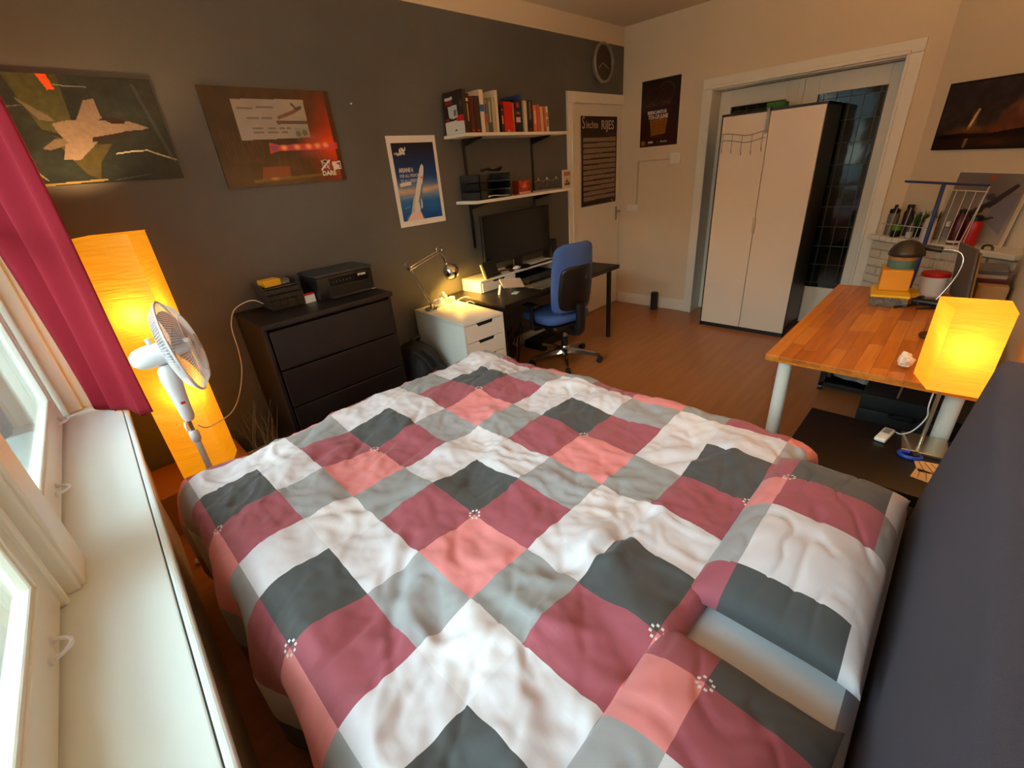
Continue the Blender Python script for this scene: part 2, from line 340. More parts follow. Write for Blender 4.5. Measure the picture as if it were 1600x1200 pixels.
def picture(name, img, tl, right, up, w, h, parent, mat=PRINT, off=.0006):   # a flat print: one quad per dot of ink
    right = V(right).normalized(); up = V(up).normalized(); nn = right.cross(up); tl = V(tl) + nn * off
    H_, W_ = img.h, img.w
    gx, gy = np.meshgrid(np.linspace(0, 1, W_ + 1), np.linspace(0, 1, H_ + 1))
    P = np.array(tl)[None, None, :] + gx[..., None] * np.array(right) * w - gy[..., None] * np.array(up) * h
    me = bpy.data.meshes.new(name); idx = np.arange((W_ + 1) * (H_ + 1)).reshape(H_ + 1, W_ + 1)
    q = np.stack([idx[1:, :-1], idx[1:, 1:], idx[:-1, 1:], idx[:-1, :-1]], -1).reshape(-1, 4)
    me.from_pydata(P.reshape(-1, 3).tolist(), [], q.tolist())
    ca = me.color_attributes.new('ink', 'FLOAT_COLOR', 'CORNER')
    col = lin(img.a).reshape(-1, 3); col = np.concatenate([col, np.ones((len(col), 1))], 1); col = np.repeat(col, 4, axis=0)
    ca.data.foreach_set('color', col.astype(np.float32).ravel()); me.materials.append(mat)
    o = bpy.data.objects.new(name, me); C.objects.link(o); o.parent = parent; o.matrix_parent_inverse = parent_world(parent).inverted(); return o
XA = V((1, 0, 0)); YA = V((0, 1, 0)); ZA = V((0, 0, 1))
def board(parent, name, tl, right, up, w, h, th, mat, bev=0):
    right = V(right).normalized(); up = V(up).normalized(); nn = right.cross(up); c = V(tl) + right * w / 2 - up * h / 2 - nn * th / 2
    R_ = Matrix((right, up, nn)).transposed(); b_ = B(); b_.box((0, 0, 0), (w, h, th), 0, bev)
    for v in b_.bm.verts: v.co = R_ @ v.co + c
    return b_.build(name, mat, parent)

# ================================================================== THE SETTING
struct(B().bb(-1.2, 6.2, YR - .2, YD + .2, -.12, 0).build('floor', FLOORM))
struct(B().bb(-1.2, 6.2, YR - .2, YD + .2, ZC, ZC + .12).build('ceiling', M('ceiling_plaster', (214, 196, 170), .9, var=.03, ns=2, bump=.15, bs=50)))
# left (charcoal) wall with the door opening at its far end
bw = B(); bw.bb(-1.1, 3.93, YD, YD + .16, 0, ZC); bw.bb(3.93, XF + .0, YD, YD + .16, 2.24, ZC); bw.bb(3.93, XF + .0, YD + .10, YD + .16, 0, 2.24)
struct(bw.build('wall_left', WALLD))
# far wall around the double door
bw = B(); bw.bb(XF, XF + .3, 2.06, YD + .16, 0, ZC); bw.bb(XF, XF + .3, .62, 2.06, 2.165, ZC); bw.bb(XF, XF + .3, .30, .62, 0, ZC)
bw.bb(XF + .30, XF + .36, .3, 2.4, 0, ZC)
struct(bw.build('wall_far', CREAM))
struct(B().bb(-1.1, 4.5, YR - .12, YR, 0, ZC).build('wall_right', CREAM))
# diagonal wall across the far right corner
DG = V((-.6222, -.7828, 0)); DN = V((-.7828, .6222, 0)); P0 = V((XF, .425, 0))
def DP(s, off, z): return P0 + DG * s + DN * off + V((0, 0, z))
def dbox(b_, s0, s1, o0, o1, z0, z1, bev=0):
    c = DP((s0 + s1) / 2, (o0 + o1) / 2, (z0 + z1) / 2); R_ = Matrix((DG, DN, ZA)).transposed(); k = len(b_.bm.verts)
    b_.box((0, 0, 0), (s1 - s0, o1 - o0, z1 - z0), 0, bev); b_.bm.verts.ensure_lookup_table()
    for v in b_.bm.verts[k:]: v.co = R_ @ v.co + c
    return b_
struct(dbox(B(), -.25, 1.1, -.12, 0, 0, ZC).build('wall_corner', CREAM))
# window wall: pieces round the two openings, below and above
def wbox(b_, u0, u1, v0, v1, z0, z1, bev=0):
    c = WP((u0 + u1) / 2, (v0 + v1) / 2, (z0 + z1) / 2); R_ = Matrix((EU, EV, ZA)).transposed(); k = len(b_.bm.verts)
    b_.box((0, 0, 0), (abs(u1 - u0), abs(v1 - v0), abs(z1 - z0)), 0, bev); b_.bm.verts.ensure_lookup_table()
    for v in b_.bm.verts[k:]: v.co = R_ @ v.co + c
    return b_
ZS = .72
bw = B(); wbox(bw, -.1, 3.4, .05, .34, 0, ZS - .03); wbox(bw, -.1, 3.4, .05, .34, 2.52, ZC); wbox(bw, 3.02, 3.42, .05, .34, ZS - .03, 2.52); wbox(bw, -.12, .02, .10, .34, ZS - .03, 2.52)
struct(bw.build('wall_window', CREAM))
sb = B(); wbox(sb, .0, 3.28, .022, .262, ZS - .028, ZS, .003); wbox(sb, .0, 3.28, .0, .019, ZS - .034, ZS - .0, .006)
struct(sb.build('trim_1', SILLW), 'long white painted window sill running beside the bed')
# mullion post between the windows, with mouldings
mb = B()
wbox(mb, 1.415, 1.555, .19, .34, ZS, 2.52, .004); wbox(mb, 1.400, 1.420, .205, .30, ZS, 2.52, .008); wbox(mb, 1.552, 1.568, .20, .30, ZS, 2.52, .006)
wbox(mb, 1.565, 1.60, .232, .34, ZS, 2.52, .004); wbox(mb, 1.592, 1.612, .222, .262, ZS, 2.52, .008); wbox(mb, 1.37, 1.402, .235, .34, ZS, 2.52, .004)
struct(mb.build('trim_2', GLOSSW), 'white moulded post between the two windows')
mb = B(); wbox(mb, .0, .03, .12, .34, ZS, 2.52, .004); wbox(mb, .03, .055, .165, .34, ZS, 2.52, .008); wbox(mb, .055, .085, .215, .34, ZS, 2.52, .006)
wbox(mb, 3.0, 3.06, .18, .34, ZS, 2.52, .004)
ws = B(); wbox(ws, .0, 3.28, .263, .30, ZS - .03, ZS + .02); struct(ws.build('trim_6', M('dark_gap_blocker', (58, 46, 58), .9)), 'added dark strip blocking light in the gap between sashes and sill')  # added blocker: stops sky glow under the sashes and keeps the gap dark
struct(mb.build('trim_3', GLOSSW), 'white window jamb beside the curtain')
def handle(parent, u, z=.775):
    w = .035
    pts = []
    for k in range(9):
        t = k / 8; pts.append(WP(u - w + 2 * w * t, .236 - .034 * math.sin(PI * t) ** .6, z))
    h = B().tube(pts, .0048, 8); 
    for q in (-w, w): h.cyl(WP(u + q, .240, z - .0), WP(u + q, .232, z), .009, seg=10)
    return h.build('handle', FANW, parent, True)
for wi, (a, b_) in enumerate(WIN):
    w = B(); v0, v1 = .238, .285
    zr = .93 if wi else .86
    zr = .835
    wbox(w, a, b_, v0, v1, ZS + .012, zr, .004); wbox(w, a, b_, v0, v1, 2.44, 2.52, .004)
    wbox(w, a, a + .055, v0, v1, zr, 2.44, .004); wbox(w, b_ - .055, b_, v0, v1, zr, 2.44, .004)
    wbox(w, a, b_, v0 + .0, v1, 1.62, 1.66, .004)
    win = struct(w.build('window_%d' % (wi + 1), GLOSSW))
    bd = B()       # glazing bead inside the sash
    for (u0, u1, z0, z1) in ((a + .05, b_ - .05, zr - .008, zr + .012), (a + .05, b_ - .05, 1.655, 1.668)): wbox(bd, u0, u1, v0 + .006, v0 + .03, z0, z1, .005)
    for u0 in (a + .048, b_ - .066): wbox(bd, u0, u0 + .018, v0 + .006, v0 + .03, zr, 2.44, .005)
    bd.build('glazing_bead', GLOSSW, win)
    for (z0, z1) in ((zr, 1.62), (1.66, 2.44)): wbox(B(), a + .05, b_ - .05, .262, .266, z0, z1).build('pane', PANE, win) if 0 else wbox(B(), a + .05, b_ - .05, .262, .266, z0, z1).build('pane', PANE, win)
    for u in ((.30, 1.02) if wi == 0 else (1.83, 2.62)): handle(win, u)
# outside: a pale stone ledge, the street far below and a facade added opposite to block low sky light
struct(wbox(B(), -1.0, 4.5, .345, .60, ZS - .10, ZS - .04, .01).build('window_ledge', M('weathered_stone_ledge', (176, 186, 180), .8, var=.2, ns=6, bump=.4, bs=30)), 'pale outer window ledge beyond the panes', 'ledge')
struct(B().bb(-40, -.9, -30, 30, -3.6, -3.4).build('ground', M('pale_street_paving', (168, 172, 166), .9, var=.2, ns=.6)), 'pale street far below the windows', 'street')
fb = B().bb(-15, -13, -30, 30, -3.4, 5.5)
fac = struct(fb.build('facade', M('pale_brick_facade', (150, 140, 128), .9, var=.2, ns=3)), 'pale brick house front added across the street to block low sky', 'facade')
for k in range(16):
    for z in (-1.0, 1.9): B().bb(-13.02, -12.96, -26 + 3.3 * k, -24.6 + 3.3 * k, z, z + 1.7, .02).build('window', M('facade_window', (60, 68, 74), .15), fac)
# right trims: skirtings
sk = B(); sk.bb(-.3, 3.93, YD - .014, YD, 0, .11, .004); struct(sk.build('baseboard_left', WHITE))
sk = B(); sk.bb(XF - .016, XF, 2.14, YD, 0, .125, .004); struct(sk.build('baseboard_far', WHITE))
# door in the charcoal wall
d = B(); d.bb(3.985, 4.895, YD + .012, YD + .05, .012, 2.165)
door = struct(d.build('door_1', WHITE))
d = B(); d.bb(3.912, 3.985, YD - .022, YD + .06, 0, 2.1645, .004); d.bb(3.912, 4.905, YD - .0225, YD + .06, 2.165, 2.252, .004); d.bb(3.962, 3.987, YD - .031, YD, 0, 2.1595, .004); d.bb(3.962, 4.904, YD - .032, YD, 2.16, 2.186, .004)
struct(d.build('trim_4', WHITE), 'white casing around the door in the charcoal wall')
h = B(); h.box((4.835, YD + .008, 1.075), (.035, .008, .15), 0, .003); h.cyl((4.835, YD, 1.10), (4.835, YD - .045, 1.10), .008); h.tube([(4.835, YD - .045, 1.10), (4.80, YD - .048, 1.10), (4.745, YD - .045, 1.098)], .0085)
h.build('door_handle', STEEL, door, True)
# double leaded doors set back in the far wall
XL = 5.085
cs = B()
cs.bb(XF - .022, XF + .01, 2.05, 2.14, 0, 2.164, .004); cs.bb(XF - .022, XF + .01, .545, .635, 0, 2.164, .004); cs.bb(XF - .0225, XF + .01, .545, 2.14, 2.165, 2.25, .004)
cs.bb(XF - .031, XF + .012, 2.045, 2.066, 0, 2.1595, .004); cs.bb(XF - .031, XF + .012, .621, .642, 0, 2.1595, .004); cs.bb(XF - .032, XF + .012, .621, 2.066, 2.16, 2.186, .004)
cs.bb(XF + .011, XL + .05, 2.046, 2.059, 0, 2.15); cs.bb(XF + .011, XL + .05, .622, .634, 0, 2.15); cs.bb(XF + .011, XL + .05, .622, 2.059, 2.1505, 2.164)
struct(cs.build('trim_5', WHITE), 'wide white casing around the glazed double doors')
gl_ = M('dark_lead_strip', (70, 72, 66), .5, .6)
for di, (y0, y1, g0, g1) in enumerate(((.637, 1.345, .735, 1.215), (1.352, 2.043, 1.46, 1.935))):
    d = B(); z0, z1 = .37, 2.005
    d.bb(XL, XL + .04, y0, g0, .01, 2.145, .003); d.bb(XL, XL + .04, g1, y1, .01, 2.145, .003); d.bb(XL, XL + .04, g0, g1, .01, z0, .003); d.bb(XL, XL + .04, g0, g1, z1, 2.145, .003)
    if di == 0: d.bb(XL - .012, XL, y1 - .02, y1 + .025, .01, 2.145, .004)
    dr = struct(d.build('door_%d' % (di + 2), WHITE))
    fr = B(); e = .006
    for q in (g0 + .005, g1 - .005): fr.bb(XL + .004, XL + .016, q - e, q + e, z0, z1)
    ys = [g0, g0 + .045] + [g0 + .045 + (g1 - g0 - .09) * k / 4 for k in range(1, 4)] + [g1 - .045, g1]
    zs = [z0, z0 + .045] + [z0 + .045 + (z1 - z0 - .09) * k / 9 for k in range(1, 9)] + [z1 - .045, z1]
    for y in ys[1:-1]: fr.bb(XL + .005, XL + .015, y - .0028, y + .0028, z0, z1)
    for z in zs[1:-1]: fr.bb(XL + .005, XL + .015, g0, g1, z - .0028, z + .0028)
    fr.build('lead_lattice', gl_, dr)
    pc = {}
    for i in range(len(ys) - 1):
        for j in range(len(zs) - 1):
            w_, h_ = ys[i + 1] - ys[i] - .005, zs[j + 1] - zs[j] - .005; key = (round(w_, 3), round(h_, 3))
            cy, cz = (ys[i] + ys[i + 1]) / 2, (zs[j] + zs[j + 1]) / 2
            if key not in pc:
                o = B().box((0, 0, 0), (.004, w_, h_)).build('pane', LEADG, dr); pc[key] = o.data
            else:
                o = bpy.data.objects.new('pane', pc[key]); C.objects.link(o); o.parent = dr
            o.location = (XL + .010, cy, cz); o.rotation_euler = (0, random.uniform(-.012, .012), random.uniform(-.012, .012))
# chimney breast of white painted brick with a mantel ledge
cb = dbox(B(), -.02, 1.02, 0, .150, 0, .885)
breast = struct(cb.build('chimney_breast', M('white_mortar', (216, 202, 180), .9, var=.05, bump=.4, bs=80)), 'low white brick chimney breast across the corner', 'chimney breast')
bd0 = None
for row in range(13):
    z = .006 + row * .0675
    s0 = -.02 - (.11 if row % 2 else 0)
    while s0 < 1.0:
        a, b_ = max(s0, -.02), min(s0 + .21, 1.02)
        if b_ - a > .03:
            full = abs(b_ - a - .21) < 1e-6
            if full and bd0: o = bpy.data.objects.new('brick', bd0); C.objects.link(o); o.parent = breast
            else:
                q = B(); R_ = Matrix((DG, DN, ZA)).transposed(); q.box((0, 0, 0), (b_ - a, .024, .058), 0, .004, 1)
                for v in q.bm.verts: v.co = R_ @ v.co
                o = q.build('brick', BRICKM, breast)
                if full: bd0 = o.data
            o.location = DP((a + b_) / 2, .160 + random.uniform(-.002, .002), z + .03)
        s0 += .22
struct(dbox(B(), -.03, 1.03, 0, .215, .888, .925, .006).build('mantel_ledge', WHITE), 'white mantel ledge over the brick chimney breast', 'ledge')
# ================================================================== BED
bed = empty('bed', 'double bed with a white sheeted mattress and a leaning charcoal headboard', 'bed', (.9, 1.0, 0))
B().bb(.08, 1.70, -.06, 2.02, .09, .30, .01).build('bed_base', BLK, bed)
for x in (.16, 1.62):
    for y in (.05, 1.9): B().cyl((x, y, 0), (x, y, .10), .03).build('leg', BLK, bed, True)
mg = B()
def matt(u, v):
    x = .05 + u * 1.68; y = -.095 + v * 2.13; 
    return (x, y, 0)
nx, ny = 60, 70
def mtop(u, v):
    ex = min(u, 1 - u) * 1.68; ey = min(v, 1 - v) * 2.13; r = .05
    dz = 0
    for e in (ex, ey):
        if e < r: dz += r - math.sqrt(max(0, r * r - (r - e) ** 2))
    x = .05 + u * 1.68; y = -.095 + v * 2.13
    w = .006 * noise.noise(V((x * 5, y * 5, 1))) + .004 * noise.noise(V((x * 14, y * 6, 5)))
    return V((x, y, .55 - min(dz, .12) + w))
g = mg.grid(mtop, nx, ny)
rim = [g[i][0] for i in range(nx)] + [g[nx - 1][j] for j in range(1, ny)] + [g[i][ny - 1] for i in range(nx - 2, -1, -1)] + [g[0][j] for j in range(ny - 2, 0, -1)]
low = [mg.bm.verts.new((v.co.x, v.co.y, .30)) for v in rim]
for k in range(len(rim)): mg.bm.faces.new((rim[k], rim[(k + 1) % len(rim)], low[(k + 1) % len(rim)], low[k]))
mg.bm.faces.new(low); mg.build('mattress', SHEET, bed, True)
# headboard: thick upholstered slab that leans back a little
hb = B(); X0, X1 = -.02, 1.78
def hbp(y, z): return y
prof = [(-.100, .25), (-.112, .50), (-.158, 1.00), (-.162, 1.03), (-.175, 1.045), (-.255, 1.045), (-.272, 1.03), (-.275, 1.0), (-.270, .25)]
a = [hb.bm.verts.new((X0, y, z)) for y, z in prof]; b2 = [hb.bm.verts.new((X1, y, z)) for y, z in prof]
for k in range(len(prof)): hb.bm.faces.new((a[k], a[(k + 1) % len(prof)], b2[(k + 1) % len(prof)], b2[k]))
hb.bm.faces.new(a[::-1]); hb.bm.faces.new(b2)
bmesh.ops.bevel(hb.bm, geom=[e for e in hb.bm.edges if (abs(e.verts[0].co.x - X0) < 1e-6 and abs(e.verts[1].co.x - X0) < 1e-6) or (abs(e.verts[0].co.x - X1) < 1e-6 and abs(e.verts[1].co.x - X1) < 1e-6)], offset=.012, segments=3, affect='EDGES')
hb.build('headboard', HB, bed, True, math.radians(50))
B().bb(.0, 1.76, -.265, -.12, .0, .26, .005).build('headboard_base', BLK, bed)
# duvet
def fold(c, lo, hi, r):       # cloth coordinate -> (position, drop)
    if c > hi - r:
        a = (c - (hi - r)) / r
        if a < PI / 2: return hi - r + r * math.sin(a), r * (1 - math.cos(a))
        return hi + .0, r + (c - (hi - r) - r * PI / 2)
    if c < lo + r:
        a = (lo + r - c) / r
        if a < PI / 2: return lo + r - r * math.sin(a), r * (1 - math.cos(a))
        return lo, r + (lo + r - c - r * PI / 2)
    return c, 0.
def nz(x, y, z=0): return noise.noise(V((x, y, z)))
def head_edge(x):   # y of the duvet's head end
    return .222 + .03 * max(0, min(1, (1.2 - x) / .8)) + .008 * math.sin(x * 9) - .02 * max(0, (x - 1.5)) / .2
def duvet_z(x, y):
    z = .612 + .020 * nz(x * 1.9 + 3, y * 1.9, 2) + .018 * nz(x * 3.6, y * 3.3 + 5, 7)
    # broad folds that run roughly along the bed plus tight creases
    w = x * .8 - y * .35 + .12 * nz(x * 2, y * 2, 9)
    z += .014 * nz(w * 9, y * 1.6, 4) + .014 * nz(x * 6.5, y * 6.0, 51)
    rr = abs(nz(x * 5.5 + .6 * nz(x * 4, y * 4, 3), y * 4.2, 11)); z += .012 * (.25 - min(rr, .25)) / .25 * (.5 + nz(x * 1.5, y * 1.5, 20))
    rr = abs(nz(x * 2.6 + y * 2.2, y * 7.5 - x * 3.5, 31)); z -= .012 * max(0, (.12 - rr) / .12) * max(0, .5 + nz(x * 2, y * 2, 40))
    z += .0042 * nz(x * 22, y * 18, 14) + .003 * nz(x * 34 + y * 10, y * 30, 18)
    z += .013 * nz((x * .95 - y * .12) * 13, y * 1.1, 77) * max(0, min(1, (.75 - x) / .4)) * max(0, min(1, (1.25 - y) / .4))      # long drapes on the window side
    for f_, a_, sd in ((9., .0075, 61), (15., .0045, 67)):      # sharp little creases
        q_ = abs(nz(x * f_ + 1.5 * nz(x * 3, y * 3, sd), y * f_ * .55 + 1.2 * nz(y * 4, x * 3, sd + 1), sd)); z += a_ * max(0, (.16 - q_) / .16) ** 1.5 * max(0, .35 + 1.2 * nz(x * 2.5, y * 2.5, sd + 2))
    # dimples where the filling is thin
    for (cx, cy, a, s_) in ((.80, 1.09, .046, .06), (.62, .86, .016, .07), (1.02, 1.30, .014, .07), (1.20, 1.55, .014, .09), (.70, 1.72, .012, .10), (.98, .64, .022, .08), (.20, 1.75, .012, .08), (1.34, .93, .012, .08)):
        d2 = (x - cx) ** 2 + (y - cy) ** 2; z -= a * math.exp(-d2 / (2 * s_ * s_))
    for (ax_, ay, bx_, by, dp, wd_) in ((1.03, .50, .80, .52, .028, .018), (.80, .52, .66, .60, .012, .016), (.30, 1.35, .62, 1.18, .010, .016), (1.50, .45, 1.30, .62, .012, .016), (.25, .80, .48, 1.02, .012, .018)):   # single deep tucks
        ex, ey = bx_ - ax_, by - ay; tt = max(0, min(1, ((x - ax_) * ex + (y - ay) * ey) / (ex * ex + ey * ey))); dd = math.hypot(x - ax_ - tt * ex, y - ay - tt * ey); z -= dp * math.exp(-(dd / wd_) ** 2) * math.sin(PI * (.15 + .7 * tt)); z += dp * .5 * math.exp(-((dd - .045) / .025) ** 2)
    return z
S0, S1, T0, T1 = -.50, 2.16, -.06, 2.52
NS, NT = 260, 256
LOx, HIx, HIy = .015, 1.80, 2.10
dv = B(); uvl = dv.bm.loops.layers.uv.new('cloth'); grid = []
for i in range(NS + 1):
    col = []; s = S0 + (S1 - S0) * i / NS
    xr, dx = fold(s, LOx, HIx, .11)
    he = head_edge(xr)
    for j in range(NT + 1):
        t = T0 + (T1 - T0) * j / NT
        yr, dy = fold(t, -9, HIy, .12)
        under = 0
        if t < he + .055:            # head end rolls over and tucks back under
            a = (he + .055 - t) / .055
            if a < PI: yr = he + .055 - .055 * math.sin(a); under = .045 * (1 - math.cos(a))
            else: yr = he + .055 + .055 * (a - PI); under = .09
        taper = min(1, max(0, (yr - he) / .25)) if not under else 0
        z = duvet_z(min(max(xr, .03), 1.8), yr) + (.012 if 1 else 0) - (.014 * (1 - taper))
        drop = math.hypot(dx, dy) if (dx > 0 and dy > 0) else dx + dy
        x, y = xr, yr
        # skirts flare and ripple
        if dx > .05:
            fl = .030 * math.sin(yr * 13 + 1.2 * math.sin(yr * 5)) * min(1, (dx - .05) / .2) + .045 * min(1, (dx - .05) / .15) * (1 if s > 1 else .35)
            x += fl if s > 1 else -fl
        if dy > .05:
            y += .028 * math.sin(xr * 15 + 1.1 * math.sin(xr * 6)) * min(1, (dy - .05) / .2) + .03 * min(1, (dy - .05) / .15)
        z = z - drop - under
        if under and dx > 0: z = max(z, .2)
        z = max(z, .10)
        col.append((dv.bm.verts.new((x, y, z)), s, t))
    grid.append(col)
for i in range(NS):
    for j in range(NT):
        q = (grid[i][j], grid[i + 1][j], grid[i + 1][j + 1], grid[i][j + 1])
        f = dv.bm.faces.new([k[0] for k in q])
        for lp, k in zip(f.loops, q): lp[uvl].uv = (k[1] - .06 + .615 * 4, k[2] - .285 + .655 * 4)
duv = dv.build('duvet', LINEN, None, True, math.radians(80))
duv.modifiers.new('thickness', 'SOLIDIFY').thickness = .008; duv.modifiers['thickness'].offset = -1
tag(duv, 'rumpled duvet in grey, white, maroon and pink checks covering the bed', 'duvet')
# pillows
def pillow(name, x0, x1, y0, y1, zb, h, label, u_off, v_off, seed, tilt=0, corner=.035):
    p = B(); uvl = p.bm.loops.layers.uv.new('cloth'); N = 56
    def pt(u, v, side):
        a, c = u * 2 - 1, v * 2 - 1
        k = max(0, (1 - abs(a) ** 3.2)) ** .5 * max(0, (1 - abs(c) ** 3.0)) ** .5
        pin = 1 - corner * 2 * (1 - abs(a) ** 2 * abs(c) ** 2 * .0) * 0
        sx = 1 - .05 * (1 - c * c) * 0 - .045 * (c * c) * (1 - abs(a) ** 6) * 0
        bul = 1 - .07 * (abs(a) ** 2) * (1 - c * c) * 0
        # seams pull in between the corners
        X = a * (1 - .05 * (1 - a * a * 0) * (1 - abs(c) ** 4) * 0 - .0) ; Y = c
        X = a * (.955 + .045 * abs(c) ** 5); Y = c * (.95 + .05 * abs(a) ** 5)
        x = (x0 + x1) / 2 + X * (x1 - x0) / 2; y = (y0 + y1) / 2 + Y * (y1 - y0) / 2
        z = k * h * (1.0 if side > 0 else -.45)
        if side > 0:
            z += k * (.010 * nz(x * 7 + seed, y * 7, 2) + .006 * nz(x * 14, y * 12 + seed, 6)); rr = abs(nz(x * 6 + y * 5 + seed, y * 9 - x * 4, 8)); z -= k * .010 * max(0, (.10 - rr) / .10)
        z += tilt * (c) 
        return (x, y, zb + z)
    top = [[p.bm.verts.new(pt(i / N, j / N, 1)) for j in range(N + 1)] for i in range(N + 1)]
    bot = [[top[i][j] if i in (0, N) or j in (0, N) else p.bm.verts.new(pt(i / N, j / N, -1)) for j in range(N + 1)] for i in range(N + 1)]
    for gridd, fl in ((top, 0), (bot, 1)):
        for i in range(N):
            for j in range(N):
                ids = [(i, j), (i + 1, j), (i + 1, j + 1), (i, j + 1)]
                if fl: ids = ids[::-1]
                f = p.bm.faces.new([gridd[a][b_] for a, b_ in ids])
                for lp, (a, b_) in zip(f.loops, ids):
                    xx = x0 + (x1 - x0) * a / N; yy = y0 + (y1 - y0) * b_ / N
                    lp[uvl].uv = (xx - u_off + .64 * 4, -(yy - v_off) * 1.0 + .70 * 4)
    o = p.build(name, LINENP, None, True, math.radians(120)); tag(o, label, 'pillow', 'checked pillows at the head of the bed'); return o
pillow('pillow', .835, 1.625, -.088, .30, .590, .112, 'checked pillow at the far side of the bed, nearest the bedside lamp', 1.393, .215, 1)
pillow('pillow', -.10, .748, -.078, .30, .590, .108, 'checked pillow at the near corner of the bed, nearest the window', .620, .150, 5)
# ================================================================== FLOOR LAMP, FAN, CURTAIN (left corner)
lw = B().bb(-.06, .40, 2.635, 3.0, 0, .25, .006); lb = lw.build('storage_box', M('tan_wood_effect_board', (170, 112, 62), .5, var=.12, ns=6)); tag(lb, 'low tan wooden box under the tall paper floor lamp', 'box')
fl = empty('floor_lamp', 'tall square rice paper floor lamp glowing orange behind the fan', 'lamp', (.18, 2.75, .25))
A_ = math.radians(25); e1 = V((-math.cos(A_), math.sin(A_), 0)); e2 = V((math.sin(A_), math.cos(A_), 0)); P1 = V((.272, 2.60, 0)); wL = .218; zb, zt = .262, 1.515
cor = [P1, P1 + e1 * wL, P1 + (e1 + e2) * wL, P1 + e2 * wL]
# the four paper sides, slightly creased, open at the top
for k in range(4):
    p, q = cor[k], cor[(k + 1) % 4]; nn = (q - p).cross(ZA).normalized()
    b_ = B()
    def ff(u, v, p=p, q=q, nn=nn, k=k):
        z = zb + (zt - zb) * v; e = min(u, 1 - u)
        return p + (q - p) * u + nn * (.0035 * nz(u * 3 + k * 7, z * 26, 3) + .002 * nz(u * 8, z * 60, k)) * min(1, e * 8) + V((0, 0, z))
    b_.grid(ff, 14, 150); b_.build('shade_side', SHADE1, fl, True, math.radians(80))
wf = B()
wf.tube([p + V((0, 0, zt + .001)) for p in cor], .0025, 6, True)
wf.build('top_rim', SHADE1, fl, True)
cc = (cor[0] + cor[2]) / 2
B().cyl((cc.x, cc.y, .25), (cc.x, cc.y, .262), .09, seg=24).build('base', STEEL, fl, True)
B().cyl((cc.x, cc.y, .26), (cc.x, cc.y, 1.16), .005).build('stem', STEEL, fl, True)
for z in (.74, 1.19):
    B().sph((cc.x, cc.y - .03, z), .028).build('bulb', BULB, fl, True)
lamp('floor_lamp_light', (cc.x - .02, cc.y - .06, 1.17), LAMP_FLOOR, .02, (1, .56, .16)); lamp('floor_lamp_light', (cc.x + .02, cc.y - .06, .76), LAMP_FLOOR * .8, .02, (1, .56, .16))
def uplight(loc, w, ang):       # added upward spot, far stronger than the bulbs, to warm ceiling and walls
    l = bpy.data.lights.new('added_uplight', 'SPOT'); l.energy = w; l.color = (1, .56, .21); l.spot_size = math.radians(ang); l.spot_blend = .5; l.shadow_soft_size = .03
    o = bpy.data.objects.new('added_uplight', l); C.objects.link(o); o.location = loc; o.rotation_euler = (PI, 0, 0)
uplight((cc.x, cc.y, 1.49), LAMP_UP * .38, 110)
# pedestal fan, facing right
fan = empty('pedestal_fan', 'white pedestal fan with a wire grille in front of the paper floor lamp', 'fan', (.177, 2.4, 0))
B().tube([(.177, 2.4, .02), (.177, 2.4, .62)], .0135, 12).build('lower_pole', FANW, fan, True)
B().tube([(.177, 2.4, .58), (.180, 2.4, .76)], .009, 12).build('inner_pole', STEEL, fan, True)
B().lathe([(.014, -.03), (.021, -.02), (.021, .02), (.015, .03)], (.177, 2.4, .615)).build('height_collar', FANW, fan, True)
bs = B()
for k in range(2):
    a = math.radians(20 + 90 * k); dxy = V((math.cos(a), math.sin(a), 0)) * .22
    bs.tube([V((.177, 2.4, .02)) - dxy, V((.177, 2.4, .03)), V((.177, 2.4, .02)) + dxy], .011, 10)
    for s_ in (-1, 1): bs.sph(V((.177, 2.4, .017)) + dxy * s_, .016, 10)
bs.build('cross_base', FANW, fan, True)
hd = B(); hd.lathe([(.018, -.10), (.026, -.08), (.028, -.02), (.034, .06), (.040, .12), (.036, .16), (.02, .185)], (.185, 2.4, .80)); hd.build('control_housing', FANW, fan, True)
B().box((.186, 2.37, .80), (.018, .006, .012), 0, .002).build('switch', RED, fan)
B().tube([(.162, 2.385, .70), (.158, 2.375, .69), (.158, 2.372, .665), (.168, 2.37, .66)], .006).build('clamp_screw', FANW, fan, True)
ax = V((.93, -.26, .13)).normalized(); hc = V((.262, 2.385, 1.045)); q = ax.to_track_quat('Z', 'Y').to_matrix()
mo = B(); mo.lathe([(.0, -.155), (.025, -.150), (.043, -.130), (.050, -.095), (.050, -.02), (.046, .0)], (0, 0, 0), 24)
mo.sph((.0, .0, -.10), .01)
for v in mo.bm.verts: v.co = q @ v.co + hc - ax * .035
mo.build('motor_housing', FANW, fan, True)
B().cyl(hc - ax * .10 + V((0, 0, .045)), hc - ax * .10 + V((0, 0, .075)), .008, .012).build('oscillation_knob', FANW, fan, True)
R0 = .205
gr = B()
def ring(r, z, w=.0016): gr.tube([q @ V((r * math.cos(2 * PI * k / 40), r * math.sin(2 * PI * k / 40), z)) + hc for k in range(40)], w, 5, True)
for k in range(96):        # radial wires, front and back
    a = 2 * PI * k / 96; c_, s_ = math.cos(a), math.sin(a)
    gr.tube([q @ V((r * c_, r * s_, z)) + hc for r, z in ((.035, .068), (.10, .063), (.165, .045), (R0, .008))], .0011, 4)
    gr.tube([q @ V((r * c_, r * s_, z)) + hc for r, z in ((.045, -.045), (.11, -.045), (.17, -.033), (R0, -.002))], .0011, 4)
ring(R0, .004, .006); ring(.13, .056); ring(.13, -.043)
gg = gr.build('wire_grille', FANW, fan, True)
cp = B(); cp.lathe([(.036, .066), (.036, .072), (.0, .075)], (0, 0, 0), 20)
for v in cp.bm.verts: v.co = q @ v.co + hc
